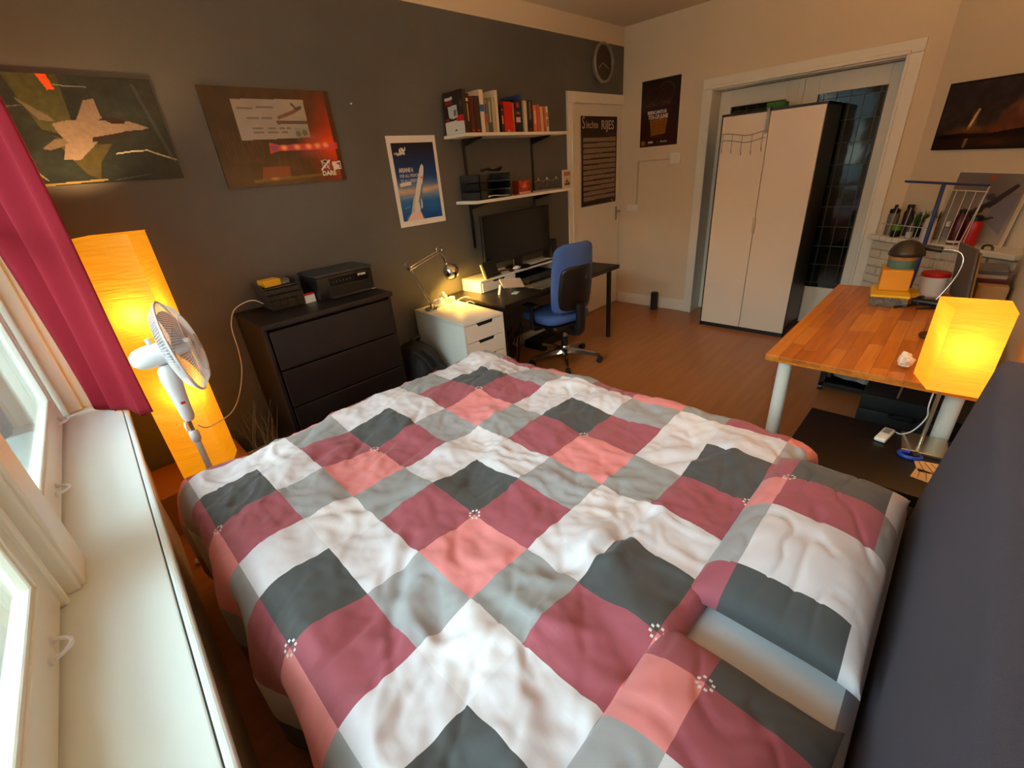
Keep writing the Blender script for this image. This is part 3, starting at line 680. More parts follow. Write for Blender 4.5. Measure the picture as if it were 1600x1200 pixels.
cp.build('centre_cap', FANW, fan, True)
BLADE = M('smoky_translucent_blade', (196, 190, 196), .25, var=.03, Transmission_Weight=.45, IOR=1.2)
hbv = B(); hbv.lathe([(.0, .048), (.026, .044), (.032, .02), (.032, -.02)], (0, 0, 0), 20)
for v in hbv.bm.verts: v.co = q @ v.co + hc
hbv.build('hub', FANW, fan, True)
for k in range(3):
    a0 = 2 * PI * k / 3 + .5; b_ = B(); b2 = []
    def fb(u, v, a0=a0):
        r = .028 + .150 * u; wdt = .25 + .62 * math.sin(min(1, u * 1.15) * PI * .62); a = a0 + (v - .5) * wdt * 1.5 + .35 * u
        if u > .8: r -= .03 * (abs(v - .5) * 2) ** 2
        return q @ V((r * math.cos(a), r * math.sin(a), .022 - .05 * (v - .15))) + hc
    b_.grid(fb, 12, 10); o = b_.build('blade', BLADE, fan, True, math.radians(120)); o.modifiers.new('t', 'SOLIDIFY').thickness = .002
# curtain hanging over the end of the sill
cu = B(); NU, NV = 90, 60
def curt(u, v):
    z = 2.60 - (2.60 - .735) * v
    ph = u * 2 * PI * 2.4
    wob = 1 - .35 * v
    uu = .10 + .40 * u * (1 - .04 * v) + .012 * math.sin(ph * .5 + 1)
    d = .135 - .23 * u ** 1.25 - .010 * v + .034 * math.sin(ph) * wob + .008 * math.sin(ph * 2.3 + v * 2) + .012 * math.sin(v * 5 + u * 3)
    z += .016 * math.sin(ph * .9 + .6) * (v ** 12)
    return WP(uu, d, z)
cu.grid(curt, NU, NV)
co = cu.build('curtain', M('crimson_curtain_cloth', (136, 0, 27), .95, var=.06, ns=4, bump=.1, bs=260), None, True, math.radians(120)); co.modifiers.new('t', 'SOLIDIFY').thickness = .006
tag(co, 'crimson curtain hanging over the far end of the window sill', 'curtain')
cr = B(); cr.tube([WP(-.0, .0, 2.62), WP(3.2, .0, 2.62)], .012); cr2 = cr.build('curtain_rod', STEEL, None, True); tag(cr2, 'metal rod above the windows carrying the crimson curtain', 'curtain rod')
# ================================================================== WALL PICTURES
# aircraft picture
p1 = empty('aircraft_picture', 'unframed picture of a grey fighter jet over green land, nearest the window', 'picture', (.29, YD, 1.9))
TL = (-.055, YD - .010, 2.163); W_, H_ = .70, .43
board(p1, 'canvas_board', (-.055, YD - .009, 2.163), XA, ZA, W_, H_, .009, M('picture_board', (52, 56, 54), .6))
im = Img(210, 130, (40, 48, 46)); im.grad(0, 1, (44, 50, 47), (30, 38, 37)).noise(.35, 22, 3).noise(.18, 6, 4)
im.poly([(.27, .0), (.52, .0), (.50, .42), (.43, .62), (.34, .48)], (70, 72, 44)).poly([(.38, .60), (.50, .62), (.66, .62), (.56, .80), (.52, .97), (.46, .90)], (66, 62, 36))
im.noise(.22, 5, 8)
im.poly([(.425, .0), (.475, .0), (.485, .13), (.45, .135)], (226, 84, 30)).line((.49, .09), (.64, .10), .004, (150, 160, 158), .8)
im.path([(.66, .72), (.76, .70), (.84, .695), (.90, .74), (.99, .80)], .0045, (186, 180, 158), .9, .61)
im.path([(.14, .77), (.20, .80), (.26, .95)], .004, (160, 150, 110), .8, .61).path([(.22, .99), (.55, .97)], .006, (190, 160, 90), .7, .61)
im.path([(.60, .98), (.80, .94)], .003, (120, 126, 120), .5, .61).path([(.17, .30), (.30, .27)], .003, (120, 120, 110), .6, .61)
g1, g2, g3 = (126, 112, 102), (104, 92, 82), (40, 36, 32)
im.poly([(.27, .44), (.43, .53), (.46, .56), (.43, .58), (.31, .47)], g3).poly([(.28, .20), (.40, .36), (.42, .41), (.35, .40)], (104, 98, 84))
im.poly([(.30, .655), (.38, .57), (.46, .56), (.44, .62), (.34, .67)], g2).poly([(.38, .76), (.42, .62), (.50, .56), (.60, .50), (.62, .56), (.46, .77)], g1)
im.poly([(.40, .43), (.48, .40), (.60, .40), (.70, .40), (.80, .41), (.90, .47), (.86, .49), (.76, .50), (.66, .55), (.55, .57), (.44, .60), (.41, .52)], g1)
im.poly([(.52, .41), (.60, .22), (.655, .20), (.66, .38), (.62, .41)], g1).poly([(.57, .56), (.68, .53), (.76, .505), (.86, .49), (.72, .58), (.62, .60), (.56, .60)], g3)
im.poly([(.66, .39), (.72, .37), (.78, .40), (.77, .43), (.70, .43)], (46, 30, 24)).noise(.12, 3, 9)
im.grad(0, 1, (0, 0, 0), (0, 0, 0), .0); im.poly([(.88, .05), (.90, .05), (.99, .85), (.965, .80)], (90, 104, 104), .4)
picture('picture_print', im, TL, XA, ZA, W_, H_, p1)
# rocket engine test picture
p2 = empty('engine_test_picture', 'dark red picture of a rocket engine firing, with a white diagram sheet and logos', 'picture', (1.19, YD, 1.9))
TL = (.839, YD - .010, 2.152); W_, H_ = .705, .488
board(p2, 'canvas_board', (.839, YD - .009, 2.152), XA, ZA, W_, H_, .009, M('picture_board', (52, 56, 54), .6))
im = Img(210, 146, (52, 28, 14)); im.grad(0, 1, (62, 40, 22), (48, 22, 10)).noise(.5, 30, 2).noise(.4, 9, 6)
im.poly([(0, 0), (.20, .0), (.22, 1), (0, 1)], (60, 50, 42), .35)
d_ = np.clip((im.x - .62) / .38, 0, 1) ** 1.2 * np.clip(1 - np.abs(im.y - .60) / .75, 0, 1); im.put(np.clip(d_ * 1.5, 0, 1), (196, 40, 4))
im.put(np.clip(1 - np.abs(im.y - .58) / .22, 0, 1) ** 1.5 * np.clip((im.x - .60) / .3, 0, 1), (255, 84, 10)); im.put((im.x > .955).astype(float), (52, 30, 20), .9)
im.ell(.76, .50, .14, .07, (170, 80, 120), .6, 1).ell(.72, .68, .16, .06, (130, 70, 120), .5, 1)
im.poly([(.40, .545), (.47, .575), (.98, .56), (.98, .64), (.47, .635), (.385, .665)], (226, 70, 92), .85)
for k, x in enumerate((.51, .62, .72, .80, .875)): im.ell(x, .605 - .004 * k, .038, .042, (255, 176, 90), 1, .8)
im.ell(.43, .605, .03, .035, (120, 60, 110), .6)
for k in range(9): im.line((.45 + k * .05, .68), (.43 + k * .06, .86), .003, (90, 44, 26), .8, .69)
for k in range(14): im.line((.06 + k * .022, .40 + .02 * (k % 3)), (.07 + k * .02, .75), .0035, (96, 58, 42), .5, .69)
im.poly([(.30, .80), (.52, .80), (.50, .93), (.27, .93)], (150, 62, 28), .7).poly([(.2, .93), (.95, .90), (.95, .93), (.2, .965)], (110, 96, 24), .7).ell(.37, .93, .05, .02, (226, 140, 80), .8, .8)
im.poly([(.20, .115), (.765, .10), (.755, .50), (.20, .52)], (158, 146, 136)).noise(.06, 12, 5)
im.poly([(.56, .10), (.765, .10), (.76, .30), (.66, .26)], (166, 150, 134)).poly([(.50, .32), (.76, .32), (.76, .355), (.51, .36)], (96, 70, 60)).poly([(.64, .40), (.755, .40), (.752, .50), (.63, .50)], (140, 136, 124))
for (x0, y0, x1) in ((.235, .20, .34), (.38, .19, .50), (.29, .30, .37), (.40, .30, .47), (.31, .40, .38), (.43, .40, .48), (.52, .40, .55), (.58, .40, .60), (.31, .44, .38), (.42, .44, .49), (.53, .44, .57)): im.line((x0, y0), (x1, y0), .008, (104, 92, 86), .75, .69)
im.path([(.53, .29), (.60, .26), (.66, .23), (.72, .19)], .012, (120, 72, 50), .9, .69).path([(.66, .15), (.69, .20), (.73, .18)], .010, (70, 52, 44), .8, .69)
im.ell(.66, .46, .02, .03, (90, 96, 90), .9).ell(.715, .45, .022, .032, (110, 92, 60), .9)
im.ell(.835, .80, .035, .05, (210, 200, 190), .95).ell(.835, .80, .028, .040, (80, 26, 12), 1).path([(.79, .865), (.875, .765)], .007, (240, 228, 216), 1, .69).path([(.80, .77), (.84, .81), (.86, .86)], .005, (210, 200, 190), 1, .69)
im.poly([(.895, .785), (.975, .775), (.978, .87), (.90, .875)], (240, 226, 212)).poly([(.93, .80), (.972, .785), (.974, .86), (.95, .855), (.965, .83)], (150, 50, 26))
picture('picture_print', im, TL, XA, ZA, W_, H_, p2)
INKW = M('white_ink', (236, 226, 214), .5, var=.01); INKD = M('dark_ink', (40, 32, 32), .5, var=.01)
text('DARE', .036, (.839 + .705 * .785, YD - .011, 2.152 - .488 * .935), XA, ZA, INKW, p2, bold=.0012)
# small nail in the wall
na = B().cyl((1.69, YD, 2.092), (1.69, YD - .012, 2.092), .0045, seg=10).build('nail', INKW); tag(na, 'bright nail head in the bare charcoal wall', 'nail')
# rocket poster
p3 = empty('rocket_poster', 'blue rocket launch poster with a white border on the charcoal wall', 'poster', (2.1, YD, 1.6))
TL = (1.896, YD - .004, 1.910); W_, H_ = .42, .60
board(p3, 'poster_sheet', (1.896, YD - .003, 1.910), XA, ZA, W_, H_, .003, PAPER)
im = Img(150, 220, (16, 36, 80)); im.grad(0, .42, (8, 14, 40), (22, 66, 134)).put((im.y > .42).astype(float), (22, 66, 134)); t_ = np.clip((im.y - .42) / .18, 0, 1)
im.put((im.y > .42) * t_, (150, 160, 180)); im.put(np.exp(-((im.y - .60 - .02 * np.sin(im.x * 4)) / .035) ** 2), (226, 178, 140), .8); im.put((im.y > .64) * np.clip((im.y - .64) / .12, 0, 1), (34, 100, 168))
im.put((im.y > .8) * np.clip((im.y - .8) / .15, 0, 1), (18, 76, 150)); im.noise(.12, 14, 2); im.path([(.05, .70), (.5, .665)], .012, (190, 190, 190), .3, 1.45).path([(.08, .83), (.22, .81)], .007, (180, 200, 220), .5, 1.45)
im.poly([(.26, .92), (.36, .70), (.44, .55), (.58, .33), (.64, .27), (.685, .30), (.665, .38), (.585, .55), (.48, .75), (.44, .92)], (226, 220, 210)); im.poly([(.44, .75), (.585, .52), (.60, .54), (.50, .80), (.46, .86)], (90, 110, 140), .8)
im.poly([(.22, .90), (.34, .68), (.37, .70), (.30, .92)], (200, 196, 186)).poly([(.58, .42), (.64, .44), (.625, .47), (.565, .455)], (210, 120, 110), .8).poly([(.50, .74), (.53, .72), (.52, .84), (.48, .86)], (200, 210, 220))
im.poly([(.10, 1), (.22, .90), (.46, .90), (.50, 1)], (240, 200, 186)).ell(.30, 1.0, .26, .10, (244, 206, 190), 1, .5)
im.poly([(.06, .500), (.33, .485), (.33, .53), (.06, .545)], (238, 222, 208))
im.ell(.22, .10, .06, .042, (236, 226, 216)).path([(.11, .15), (.20, .13), (.30, .085), (.31, .06)], .012, (236, 226, 216), 1, 1.45).path([(.20, .06), (.24, .14)], .006, (20, 30, 60), 1, 1.45)
picture('poster_print', im, (1.896 + .030, YD - .004, 1.910 - .045), XA, ZA, W_ - .058, H_ - .085, p3)
tx = 1.896 + .045
for s_, sz, x, y, bo in (('arianegroup', .026, tx + .0, .118, .0006), ('ARIANE 6', .040, tx + .015, .232, .0010), ('FOR ALL MISSIONS', .030, tx + .015, .266, .0), ('TO ALL ORBITS', .030, tx + .015, .300, .0)):
    text(s_, sz, (x, YD - .0048, 1.910 - y), XA, ZA, INKW, p3, sx=.72, bold=bo)
# poster on the door: a black list poster
p4 = empty('rules_poster', 'black poster with rows of grey text lines hanging on the white door', 'poster', (4.48, YD, 1.6))
YP = YD + .010
def crl(u, v): return (4.151 + .655 * u - .004 * v, YP - .004 - .010 * math.sin(PI * v) * .5 - (.02 * (v - .97) / .03 if v > .97 else 0) * 0, 2.055 - .845 * v)
b_ = B(); b_.grid(crl, 12, 30); o = b_.build('poster_sheet', M('black_poster_paper', (38, 24, 22), .45), p4, True); o.modifiers.new('t', 'SOLIDIFY').thickness = .001
im = Img(120, 160, (40, 24, 21)); im.noise(.1, 12, 1); rr_ = np.random.RandomState(4)
for r_ in range(12):
    y = .225 + r_ * .061
    im.poly([(.035, y), (.965, y - .004), (.965, y + .042), (.035, y + .046)], (140, 120, 102)); row = (im.y > y) & (im.y < y + .046) & (im.x > .04) & (im.x < .96)
    im.a = np.where(row[..., None], im.a * (.82 + .36 * rr_.rand(im.h, im.w, 1)), im.a)
im.line((.06, .975), (.16, .975), .004, (170, 150, 130), 1, 1.3).line((.66, .195), (.95, .19), .004, (120, 90, 76), .8, 1.3)
picture('poster_print', im, (4.155, YP - .0115, 2.050), XA, ZA, .645, .835, p4, PRINTM)
BEIGEI = M('beige_ink', (206, 180, 152), .6, var=.01)
text('S', .150, (4.160, YP - .013, 1.945), XA, ZA, BEIGEI, p4, sx=.75)
text('lechte', .095, (4.228, YP - .013, 1.948), XA, ZA, BEIGEI, p4, sx=.92)
text('RIJES', .118, (4.495, YP - .013, 1.938), XA, ZA, BEIGEI, p4, sx=1.0, bold=.0012)
text('Tim', .03, (4.70, YP - .013, 1.222), XA, ZA, BEIGEI, p4)
# beer cantus poster on the far wall
NY = V((0, -1, 0))
p5 = empty('cantus_poster', 'dark brown beer cantus poster with a glass of beer on the far wall', 'poster', (XF, 2.58, 2.03))
TL = (XF - .003, 2.790, 2.335); W_, H_ = .42, .60
board(p5, 'poster_sheet', TL, NY, ZA, W_, H_, .002, M('dark_poster_paper', (30, 16, 14), .5))
im = Img(110, 156, (30, 14, 12)); im.grad(0, 1, (34, 20, 18), (56, 8, 8)).noise(.3, 16, 3); asp = 1.43
def arc(cx, cy, r, a0, a1, w, c, al=1): im.path([(cx + r * math.cos(a0 + (a1 - a0) * k / 16), cy + r / asp * math.sin(a0 + (a1 - a0) * k / 16)) for k in range(17)], w, c, al, asp)
arc(.30, .22, .15, .2, 5.6, .008, (78, 50, 34)); arc(.66, .20, .20, -2.6, 2.4, .010, (86, 60, 42)); arc(.56, .21, .07, 0, 6.3, .006, (70, 44, 30))
im.poly([(.24, .56), (.73, .56), (.68, .82), (.30, .84)], (140, 84, 26)).noise(.1, 6, 7)
for k in range(5): im.line((.29, .60 + k * .045), (.70, .59 + k * .045), .004, (104, 56, 16), .8, asp)
im.line((.28, .85), (.62, .86), .012, (96, 32, 18), 1, asp).poly([(.03, .91), (.14, .91), (.14, .98), (.03, .98)], (150, 104, 30))
picture('poster_print', im, (XF - .003, 2.787, 2.332), NY, ZA, W_ - .006, H_ - .006, p5)
def pt5(x, z): return (XF - .0042, 2.787 - x, 2.332 - z)
DIM = M('dim_brown_ink', (116, 84, 62), .6)
text('IGNITION', .046, pt5(.06, .232), NY, ZA, DIM, p5, spacing=1.35)
text('BEERCANTUS', .042, pt5(.075, .300), NY, ZA, INKW, p5, sx=.82, bold=.001)
text('7TH OF JUNE', .046, pt5(.085, .342), NY, ZA, INKW, p5, sx=.80, bold=.001)
text('AIAS', .026, pt5(.095, .565), NY, ZA, INKW, p5, bold=.001); text('B', .030, pt5(.195, .567), NY, ZA, DIM, p5); text('Bacchus', .028, pt5(.235, .565), NY, ZA, INKW, p5, sx=.8)
# thermostat with surface conduit and switch box
th = empty('thermostat', 'round cornered white wall unit beside the white double door casing', 'thermostat', (XF, 2.37, 1.605))
B().box((XF - .012, 2.37, 1.605), (.024, .115, .110), 0, .010, 3).build('cover', LACQ, th, True); B().cyl((XF - .024, 2.37, 1.61), (XF - .032, 2.37, 1.61), .028).build('dial', WHITE, th, True)
cd = B(); cd.bb(XF - .020, XF, 2.425, 2.789, 1.596, 1.610, .003); cd.bb(XF - .020, XF, 2.789, 2.803, 1.16, 1.610, .003); cd = cd.build('cable_conduit', M('aged_conduit', (205, 184, 156), .6)); tag(cd, 'painted surface conduit running from the wall unit down to the switch', 'conduit')
sw = empty('light_switch', 'small white double switch at the corner beside the door handle', 'switch', (XF, 2.83, 1.13))
B().box((XF - .008, 2.845, 1.125), (.016, .14, .075), 0, .004).build('cover', LACQ, sw); 
for y in (2.81, 2.88): B().box((XF - .018, y, 1.125), (.006, .045, .05), 0, .002).build('rocker', WHITE, sw)
# wall clock
ck = empty('wall_clock', 'round silver rimmed wall clock high above the white door', 'clock', (4.475, YD, 2.50))
q_ = V((0, -1, 0)).to_track_quat('Z', 'Y').to_matrix(); cl = V((4.485, YD, 2.505))
def lat(prof, name, mat, seg=40):
    b_ = B(); b_.lathe(prof, (0, 0, 0), seg, cap=False)
    for v in b_.bm.verts: v.co = q_ @ v.co + cl
    return b_.build(name, mat, ck, True)
lat([(.155, 0), (.165, .01), (.168, .04), (.160, .05), (.150, .05), (.146, .038)], 'rim', M('dull_silver_rim', (150, 142, 126), .4, .3))
lat([(.148, .012), (.148, .020), (0.0, .020)], 'face', M('clock_face', (60, 50, 38), .5))
for k in range(12):
    a = PI / 2 - 2 * PI * k / 12; c_ = V((4.485 + .125 * math.cos(a), YD - .022, 2.505 + .125 * math.sin(a)))
    text(str(k or 12), .030, c_ + V((-.012, 0, -.010)), XA, ZA, M('grey_ink', (110, 98, 80), .5), ck, 'numeral')
for nm, a, l in (('hour_hand', math.radians(212), .085), ('minute_hand', math.radians(-22), .115)):
    B().tube([(4.485, YD - .026, 2.505), (4.485 + l * math.cos(a), YD - .026, 2.505 + l * math.sin(a))], .004, 6).build(nm, M('pale_hand', (176, 166, 150), .4, .4), ck)
# rocket launch picture on the diagonal wall (hangs very slightly askew)
p6 = empty('launch_picture', 'dark framed picture of a night rocket launch high on the diagonal wall', 'picture', DP(.4, 0, 1.72))
rv = (DG * .56 + V((0, 0, -.012))).normalized(); uv_ = V((0, 0, 1)); uv_ = (uv_ - rv * uv_.dot(rv)).normalized(); tl = DP(.119, .016, 1.930)
board(p6, 'frame', tl, rv, uv_, .60, .412, .014, BLK)
im = Img(150, 104, (40, 32, 36)); im.grad(0, .8, (48, 42, 48), (58, 46, 44)).noise(.25, 20, 5)
im.ell(.40, .60, .05, .24, (150, 100, 66), .7, .8).line((.42, .42), (.36, .70), .014, (212, 180, 130), 1, .69).ell(.30, .74, .22, .10, (120, 70, 36), .8, .9).ell(.45, .72, .2, .08, (140, 84, 40), .7, .9)
im.ell(.85, .62, .22, .34, (110, 62, 46), .95, .25).ell(.95, .42, .14, .20, (130, 84, 70), .9, .3).ell(.66, .76, .12, .14, (120, 54, 26), .9, .5)
im.noise(.35, 7, 11); im.poly([(0, .80), (.30, .77), (.62, .79), (1, .72), (1, .88), (0, .86)], (24, 10, 8)).put((im.y > .86).astype(float), (46, 24, 16), .9); im.line((.38, .88), (.37, .98), .018, (150, 120, 96), .8, .69).ell(.70, .93, .16, .06, (90, 44, 18), .7, .6)
picture('picture_print', im, V(tl) + rv * .012 - uv_ * .012, rv, uv_, .576, .388, p6)
# ================================================================== DRESSER AND WHAT STANDS ON IT
dr = empty('dresser', 'tall black-brown chest of drawers against the charcoal wall', 'dresser', (1.03, 2.78, 0))
dx0, dx1, dy0, dy1 = .640, 1.440, 2.535, 3.003
b_ = B(); b_.bb(dx0 + .006, dx0 + .028, dy0 + .02, dy1, 0, .97, .002); b_.bb(dx1 - .028, dx1 - .006, dy0 + .02, dy1, 0, .97, .002); b_.bb(dx0 + .02, dx1 - .02, dy1 - .01, dy1, .02, .97); b_.bb(dx0 + .02, dx1 - .02, dy0 + .03, dy1, .02, .04); b_.bb(dx0 + .02, dx1 - .02, dy0 + .05, dy1 - .01, .95, .968)
b_.build('carcass', BLK, dr)
B().bb(dx0, dx1, dy0 - .006, dy1, .972, 1.0, .004).build('top_panel', BLK, dr)
for k in range(4):
    z0 = .035 + k * .232; B().bb(dx0 + .032, dx1 - .032, dy0, dy0 + .02, z0, z0 + .224, .003).build('drawer', BLK, dr)
pr = empty('printer', 'black inkjet printer on top of the dark dresser', 'printer', (1.25, 2.85, 1.0))
b_ = B(); b_.bb(1.062, 1.436, 2.728, 2.985, 1.0, 1.138, .010); b_.build('body', BLKP, pr, True)
B().bb(1.058, 1.440, 2.722, 2.99, 1.138, 1.156, .006).build('scanner_lid', DGREY, pr, True)
B().bb(1.12, 1.41, 2.722, 2.73, 1.008, 1.065, .003).build('paper_slot', M('slot_black', (6, 6, 6), .6), pr); B().bb(1.13, 1.42, 2.700, 2.73, 1.004, 1.014, .003).build('output_tray', DGREY, pr)
B().bb(1.14, 1.40, 2.7245, 2.73, 1.075, 1.128, .003).build('control_panel', M('gloss_black', (8, 8, 9), .12), pr); panel_ = bpy.context.scene.collection.objects[-1]
for k in range(6): B().cyl((1.165 + k * .022, 2.7245, 1.10), (1.165 + k * .022, 2.7225, 1.10), .004, seg=8).build('button', M('grey_button', (90, 90, 88), .5), panel_)
text('EPSON', .018, (1.33, 2.7235, 1.106), XA, ZA, INKW, pr, bold=.0008); text('EPSON', .009, (1.395, 2.6995, 1.006), XA, ZA, INKW, pr)
og = empty('letter_organiser', 'black stacked tray organiser at the left end of the dresser', 'organiser', (.90, 2.88, 1.0))
b_ = B(); ox0, ox1, oy0, oy1 = .80, .985, 2.775, 2.985
for k, z in enumerate((1.004, 1.060, 1.092, 1.122)):
    e = .012 * k; b_.bb(ox0 - e * .6, ox1 + e * .2, oy0 + e, oy1, z, z + .006, .002); b_.bb(ox0 - e * .6, ox0 - e * .6 + .005, oy0 + e, oy1, z, z + .030 + (.02 if k == 0 else 0)); b_.bb(ox1 + e * .2 - .005, ox1 + e * .2, oy0 + e, oy1, z, z + .030)
b_.build('tray_stack', DGREY, og)
b_ = B()
b_.bb(ox0, ox1, oy0, oy0 + .005, 1.004, 1.058)
for k in range(5): b_.bb(ox0 + k * .045, ox0 + k * .045 + .006, oy0 - .004, oy0 + .004, 1.004, 1.056, .002)
b_.bb(ox0 - .005, ox1, oy0 + .01, oy0 + .014, 1.060, 1.088); b_.bb(ox0 - .01, ox1, oy0 + .022, oy0 + .026, 1.092, 1.12)
b_.build('ribbed_front', BLKP, og)
yb = B().box((.852, 2.88, 1.150), (.10, .09, .038), .12, .004).build('yellow_box', YEL, None); tag(yb, 'small yellow box lying on top of the black tray organiser', 'box')
gb = B().box((.93, 2.88, 1.146), (.045, .07, .028), .1, .003).build('clear_box', CLEAR); tag(gb, 'small clear box next to the yellow box on the organiser', 'box')
ct = empty('ink_carton', 'small white carton with a red top between organiser and printer', 'carton', (1.03, 2.80, 1.0))
B().box((1.018, 2.792, 1.028), (.072, .030, .054), .05, .002).build('carton_body', PAPER, ct); B().box((1.018, 2.791, 1.052), (.073, .031, .008), .05, .001).build('red_band', RED, ct)
# white cable from the dresser across the lamp
cb_ = B(); pts = [(.79, 2.90, 1.035), (.75, 2.93, 1.062), (.70, 2.97, 1.05), (.645, 2.98, 1.02), (.61, 2.975, .96), (.597, 2.97, .90), (.592, 2.965, .80), (.575, 2.95, .70), (.54, 2.92, .62), (.47, 2.80, .565), (.39, 2.66, .555), (.30, 2.56, .57), (.235, 2.47, .605), (.205, 2.41, .66)]
def smooth(pts, n=6):
    P = [V(p) for p in pts]; out = []
    for i in range(len(P) - 1):
        a, b2, c, d_ = P[max(i - 1, 0)], P[i], P[i + 1], P[min(i + 2, len(P) - 1)]
        for k in range(n):
            t = k / n; out.append(.5 * ((2 * b2) + (c - a) * t + (2 * a - 5 * b2 + 4 * c - d_) * t * t + (3 * b2 - a - 3 * c + d_) * t ** 3))
    out.append(P[-1]); return out
o = cb_.tube(smooth(pts), .0028, 6).build('fan_cable', CORD, None, True); tag(o, 'white cable looping from the dresser top to the fan', 'cable')
# dried grass stems beside the bed
dg_ = B(); rs = random.Random(3)
for k in range(26):
    x, y = .46 + rs.uniform(-.05, .07), 2.55 + rs.uniform(-.03, .05); h_ = rs.uniform(.44, .60); a = rs.uniform(0, 6.28); l = rs.uniform(.03, .12)
    dg_.tube([(.49, 2.56, .02), (x, y, h_ * .6), (x + l * math.cos(a), y + l * .4 * math.sin(a), h_)], [.0015, .0012, .0006], 4)
vs = empty('dried_grass', 'wisp of dried grass poking up between bed and dresser', 'dried plant', (.49, 2.56, 0))
dg_.build('stems', M('dry_straw', (138, 112, 76), .8), vs); B().lathe([(.03, 0), (.04, .02), (.045, .12), (.028, .2), (.03, .22)], (.49, 2.56, 0)).build('vase', M('dark_vase', (50, 42, 36), .4), vs, True)
# ================================================================== SHELVES
def shelf(name, x0, x1, z, lab):
    s_ = empty(name, lab, 'shelf', ((x0 + x1) / 2, 2.88, z))
    B().bb(x0, x1, 2.765, 3.012, z - .022, z, .002).build('board', WHITE, s_)
    for x in (2.585, 3.39):
        b_ = B(); b_.prism([(3.01, z - .024), (2.80, z - .024), (2.80, z - .034), (2.99, z - .075), (3.01, z - .075)], x - .009, x + .009, lambda a, b2, h: (h, a, b2)); b_.build('bracket', BLK, s_)
    return s_
shelf('wall_shelf', 2.40, 3.600, 1.900, 'upper white wall shelf holding the row of books')
shelf('wall_shelf', 2.44, 3.690, 1.438, 'lower white wall shelf above the monitor')
for k, x in enumerate((2.585, 3.39)):
    b_ = B(); b_.bb(x - .012, x + .012, 3.006, YD, 1.05, 1.93, .002); o = b_.build('shelf_upright', BLK); tag(o, ('left' if k == 0 else 'right') + ' black slotted upright carrying both wall shelves', 'shelf upright')
# books
def book(x0, w, h, d, col, lab, lean=0, marks=(), col2=None, y=None):
    r = empty('book', lab, 'book', (x0 + w / 2, 2.88, 1.9), 'books on the upper shelf')
    cm = M('book_cover_%d_%d_%d' % col, col, .45, var=.06); y0 = 2.785 if y is None else y; R_ = Matrix.Rotation(lean, 3, 'Y')
    base = V((x0 + w / 2, y0 + d / 2, 1.9005))
    def put(b_, nm, mt):
        for v in b_.bm.verts: v.co = R_ @ v.co + base
        return b_.build(nm, mt, r)
    b_ = B(); t = .0025
    b_.bb(-w / 2, -w / 2 + t, -d / 2, d / 2, 0, h); b_.bb(w / 2 - t, w / 2, -d / 2, d / 2, 0, h); b_.bb(-w / 2, w / 2, -d / 2, -d / 2 + t, 0, h, .001); put(b_, 'cover', cm)
    b_ = B(); b_.bb(-w / 2 + t, w / 2 - t, -d / 2 + t, d / 2 - .004, .003, h - .003); put(b_, 'pages', PAPER)
    for (z0, z1, c_, fw) in marks:
        b_ = B(); b_.bb(-w / 2 * fw, w / 2 * fw, -d / 2 - .0006, -d / 2 + .001, z0 * h, z1 * h); put(b_, 'spine_print', M('spine_ink_%d_%d_%d' % c_, c_, .5))
    return r
ck_, yl, wt, rd = (206, 190, 160), (190, 150, 60), (225, 215, 200), (200, 40, 40)
# boxed cover facing left, first in the row
bx = empty('book', 'large white and black computer book, first in the row with its cover facing the room', 'book', (2.44, 2.88, 1.9), 'books on the upper shelf')
B().bb(2.415, 2.447, 2.772, 2.990, 1.9005, 2.168, .001).build('cover', M('book_black_cover', (42, 36, 34), .4), bx)
im = Img(70, 86, (44, 36, 30)); im.noise(.2, 10, 2); im.poly([(0, .70), (1, .66), (1, 1), (0, 1)], (228, 220, 208)).poly([(.62, .58), (1, .57), (1, .72), (.62, .70)], (206, 34, 28)).poly([(.06, .62), (.24, .62), (.24, .70), (.06, .70)], (160, 60, 60))
im.poly([(.22, .34), (.68, .32), (.70, .60), (.46, .64), (.24, .60)], (196, 194, 192)).poly([(.50, .44), (.64, .43), (.64, .57), (.50, .58)], (120, 112, 108)).poly([(.10, .22), (.48, .21), (.48, .29), (.10, .30)], (150, 24, 20)).poly([(.10, .13), (.50, .12), (.50, .19), (.10, .20)], (200, 190, 182)).ell(.90, .30, .10, .12, (120, 96, 92), .6, .6).poly([(.45, .93), (.55, .88), (.62, .93)], (70, 66, 60))
picture('cover_print', im, (2.415, 2.990, 2.168), NY, ZA, .216, .266, bx)
book(2.449, .036, .245, .165, (48, 18, 18), 'dark maroon book with yellow spine lettering beside the large computer book', 0, ((.30, .75, yl, .35), (.80, .88, wt, .6)))
book(2.487, .040, .228, .165, (92, 20, 26), 'deep red hardback, third book from the left', 0, ((.04, .10, rd, .5),))
book(2.529, .055, .232, .165, (52, 38, 28), 'thick dark brown book with a shiny spine, left of the tall white one', 0, ((.04, .09, rd, .4),))
book(2.588, .040, .272, .205, (232, 214, 196), 'tall white book with a blue band on its spine', 0, ((.50, .66, (44, 104, 168), 1.0),))
book(2.631, .030, .215, .18, (150, 132, 112), 'slim grey beige book right of the tall white one', 0, ((.55, .85, (60, 60, 70), .4), (.3, .5, rd, .5)))
book(2.664, .040, .222, .17, (112, 124, 102), 'sage green book between beige ones', 0, ((.3, .9, (190, 186, 150), .3), (.0, .3, (70, 84, 74), 1.0)))
book(2.707, .034, .228, .17, (190, 172, 130), 'khaki paperback right of the sage green book', 0)
book(2.744, .030, .275, .215, (226, 208, 184), 'tall cream book beside the black paperback', 0)
book(2.800, .030, .185, .13, (38, 26, 26), 'black paperback with yellow lettering left of the bright red book', 0, ((.30, .60, yl, .5), (.78, .84, (180, 100, 90), .5)))
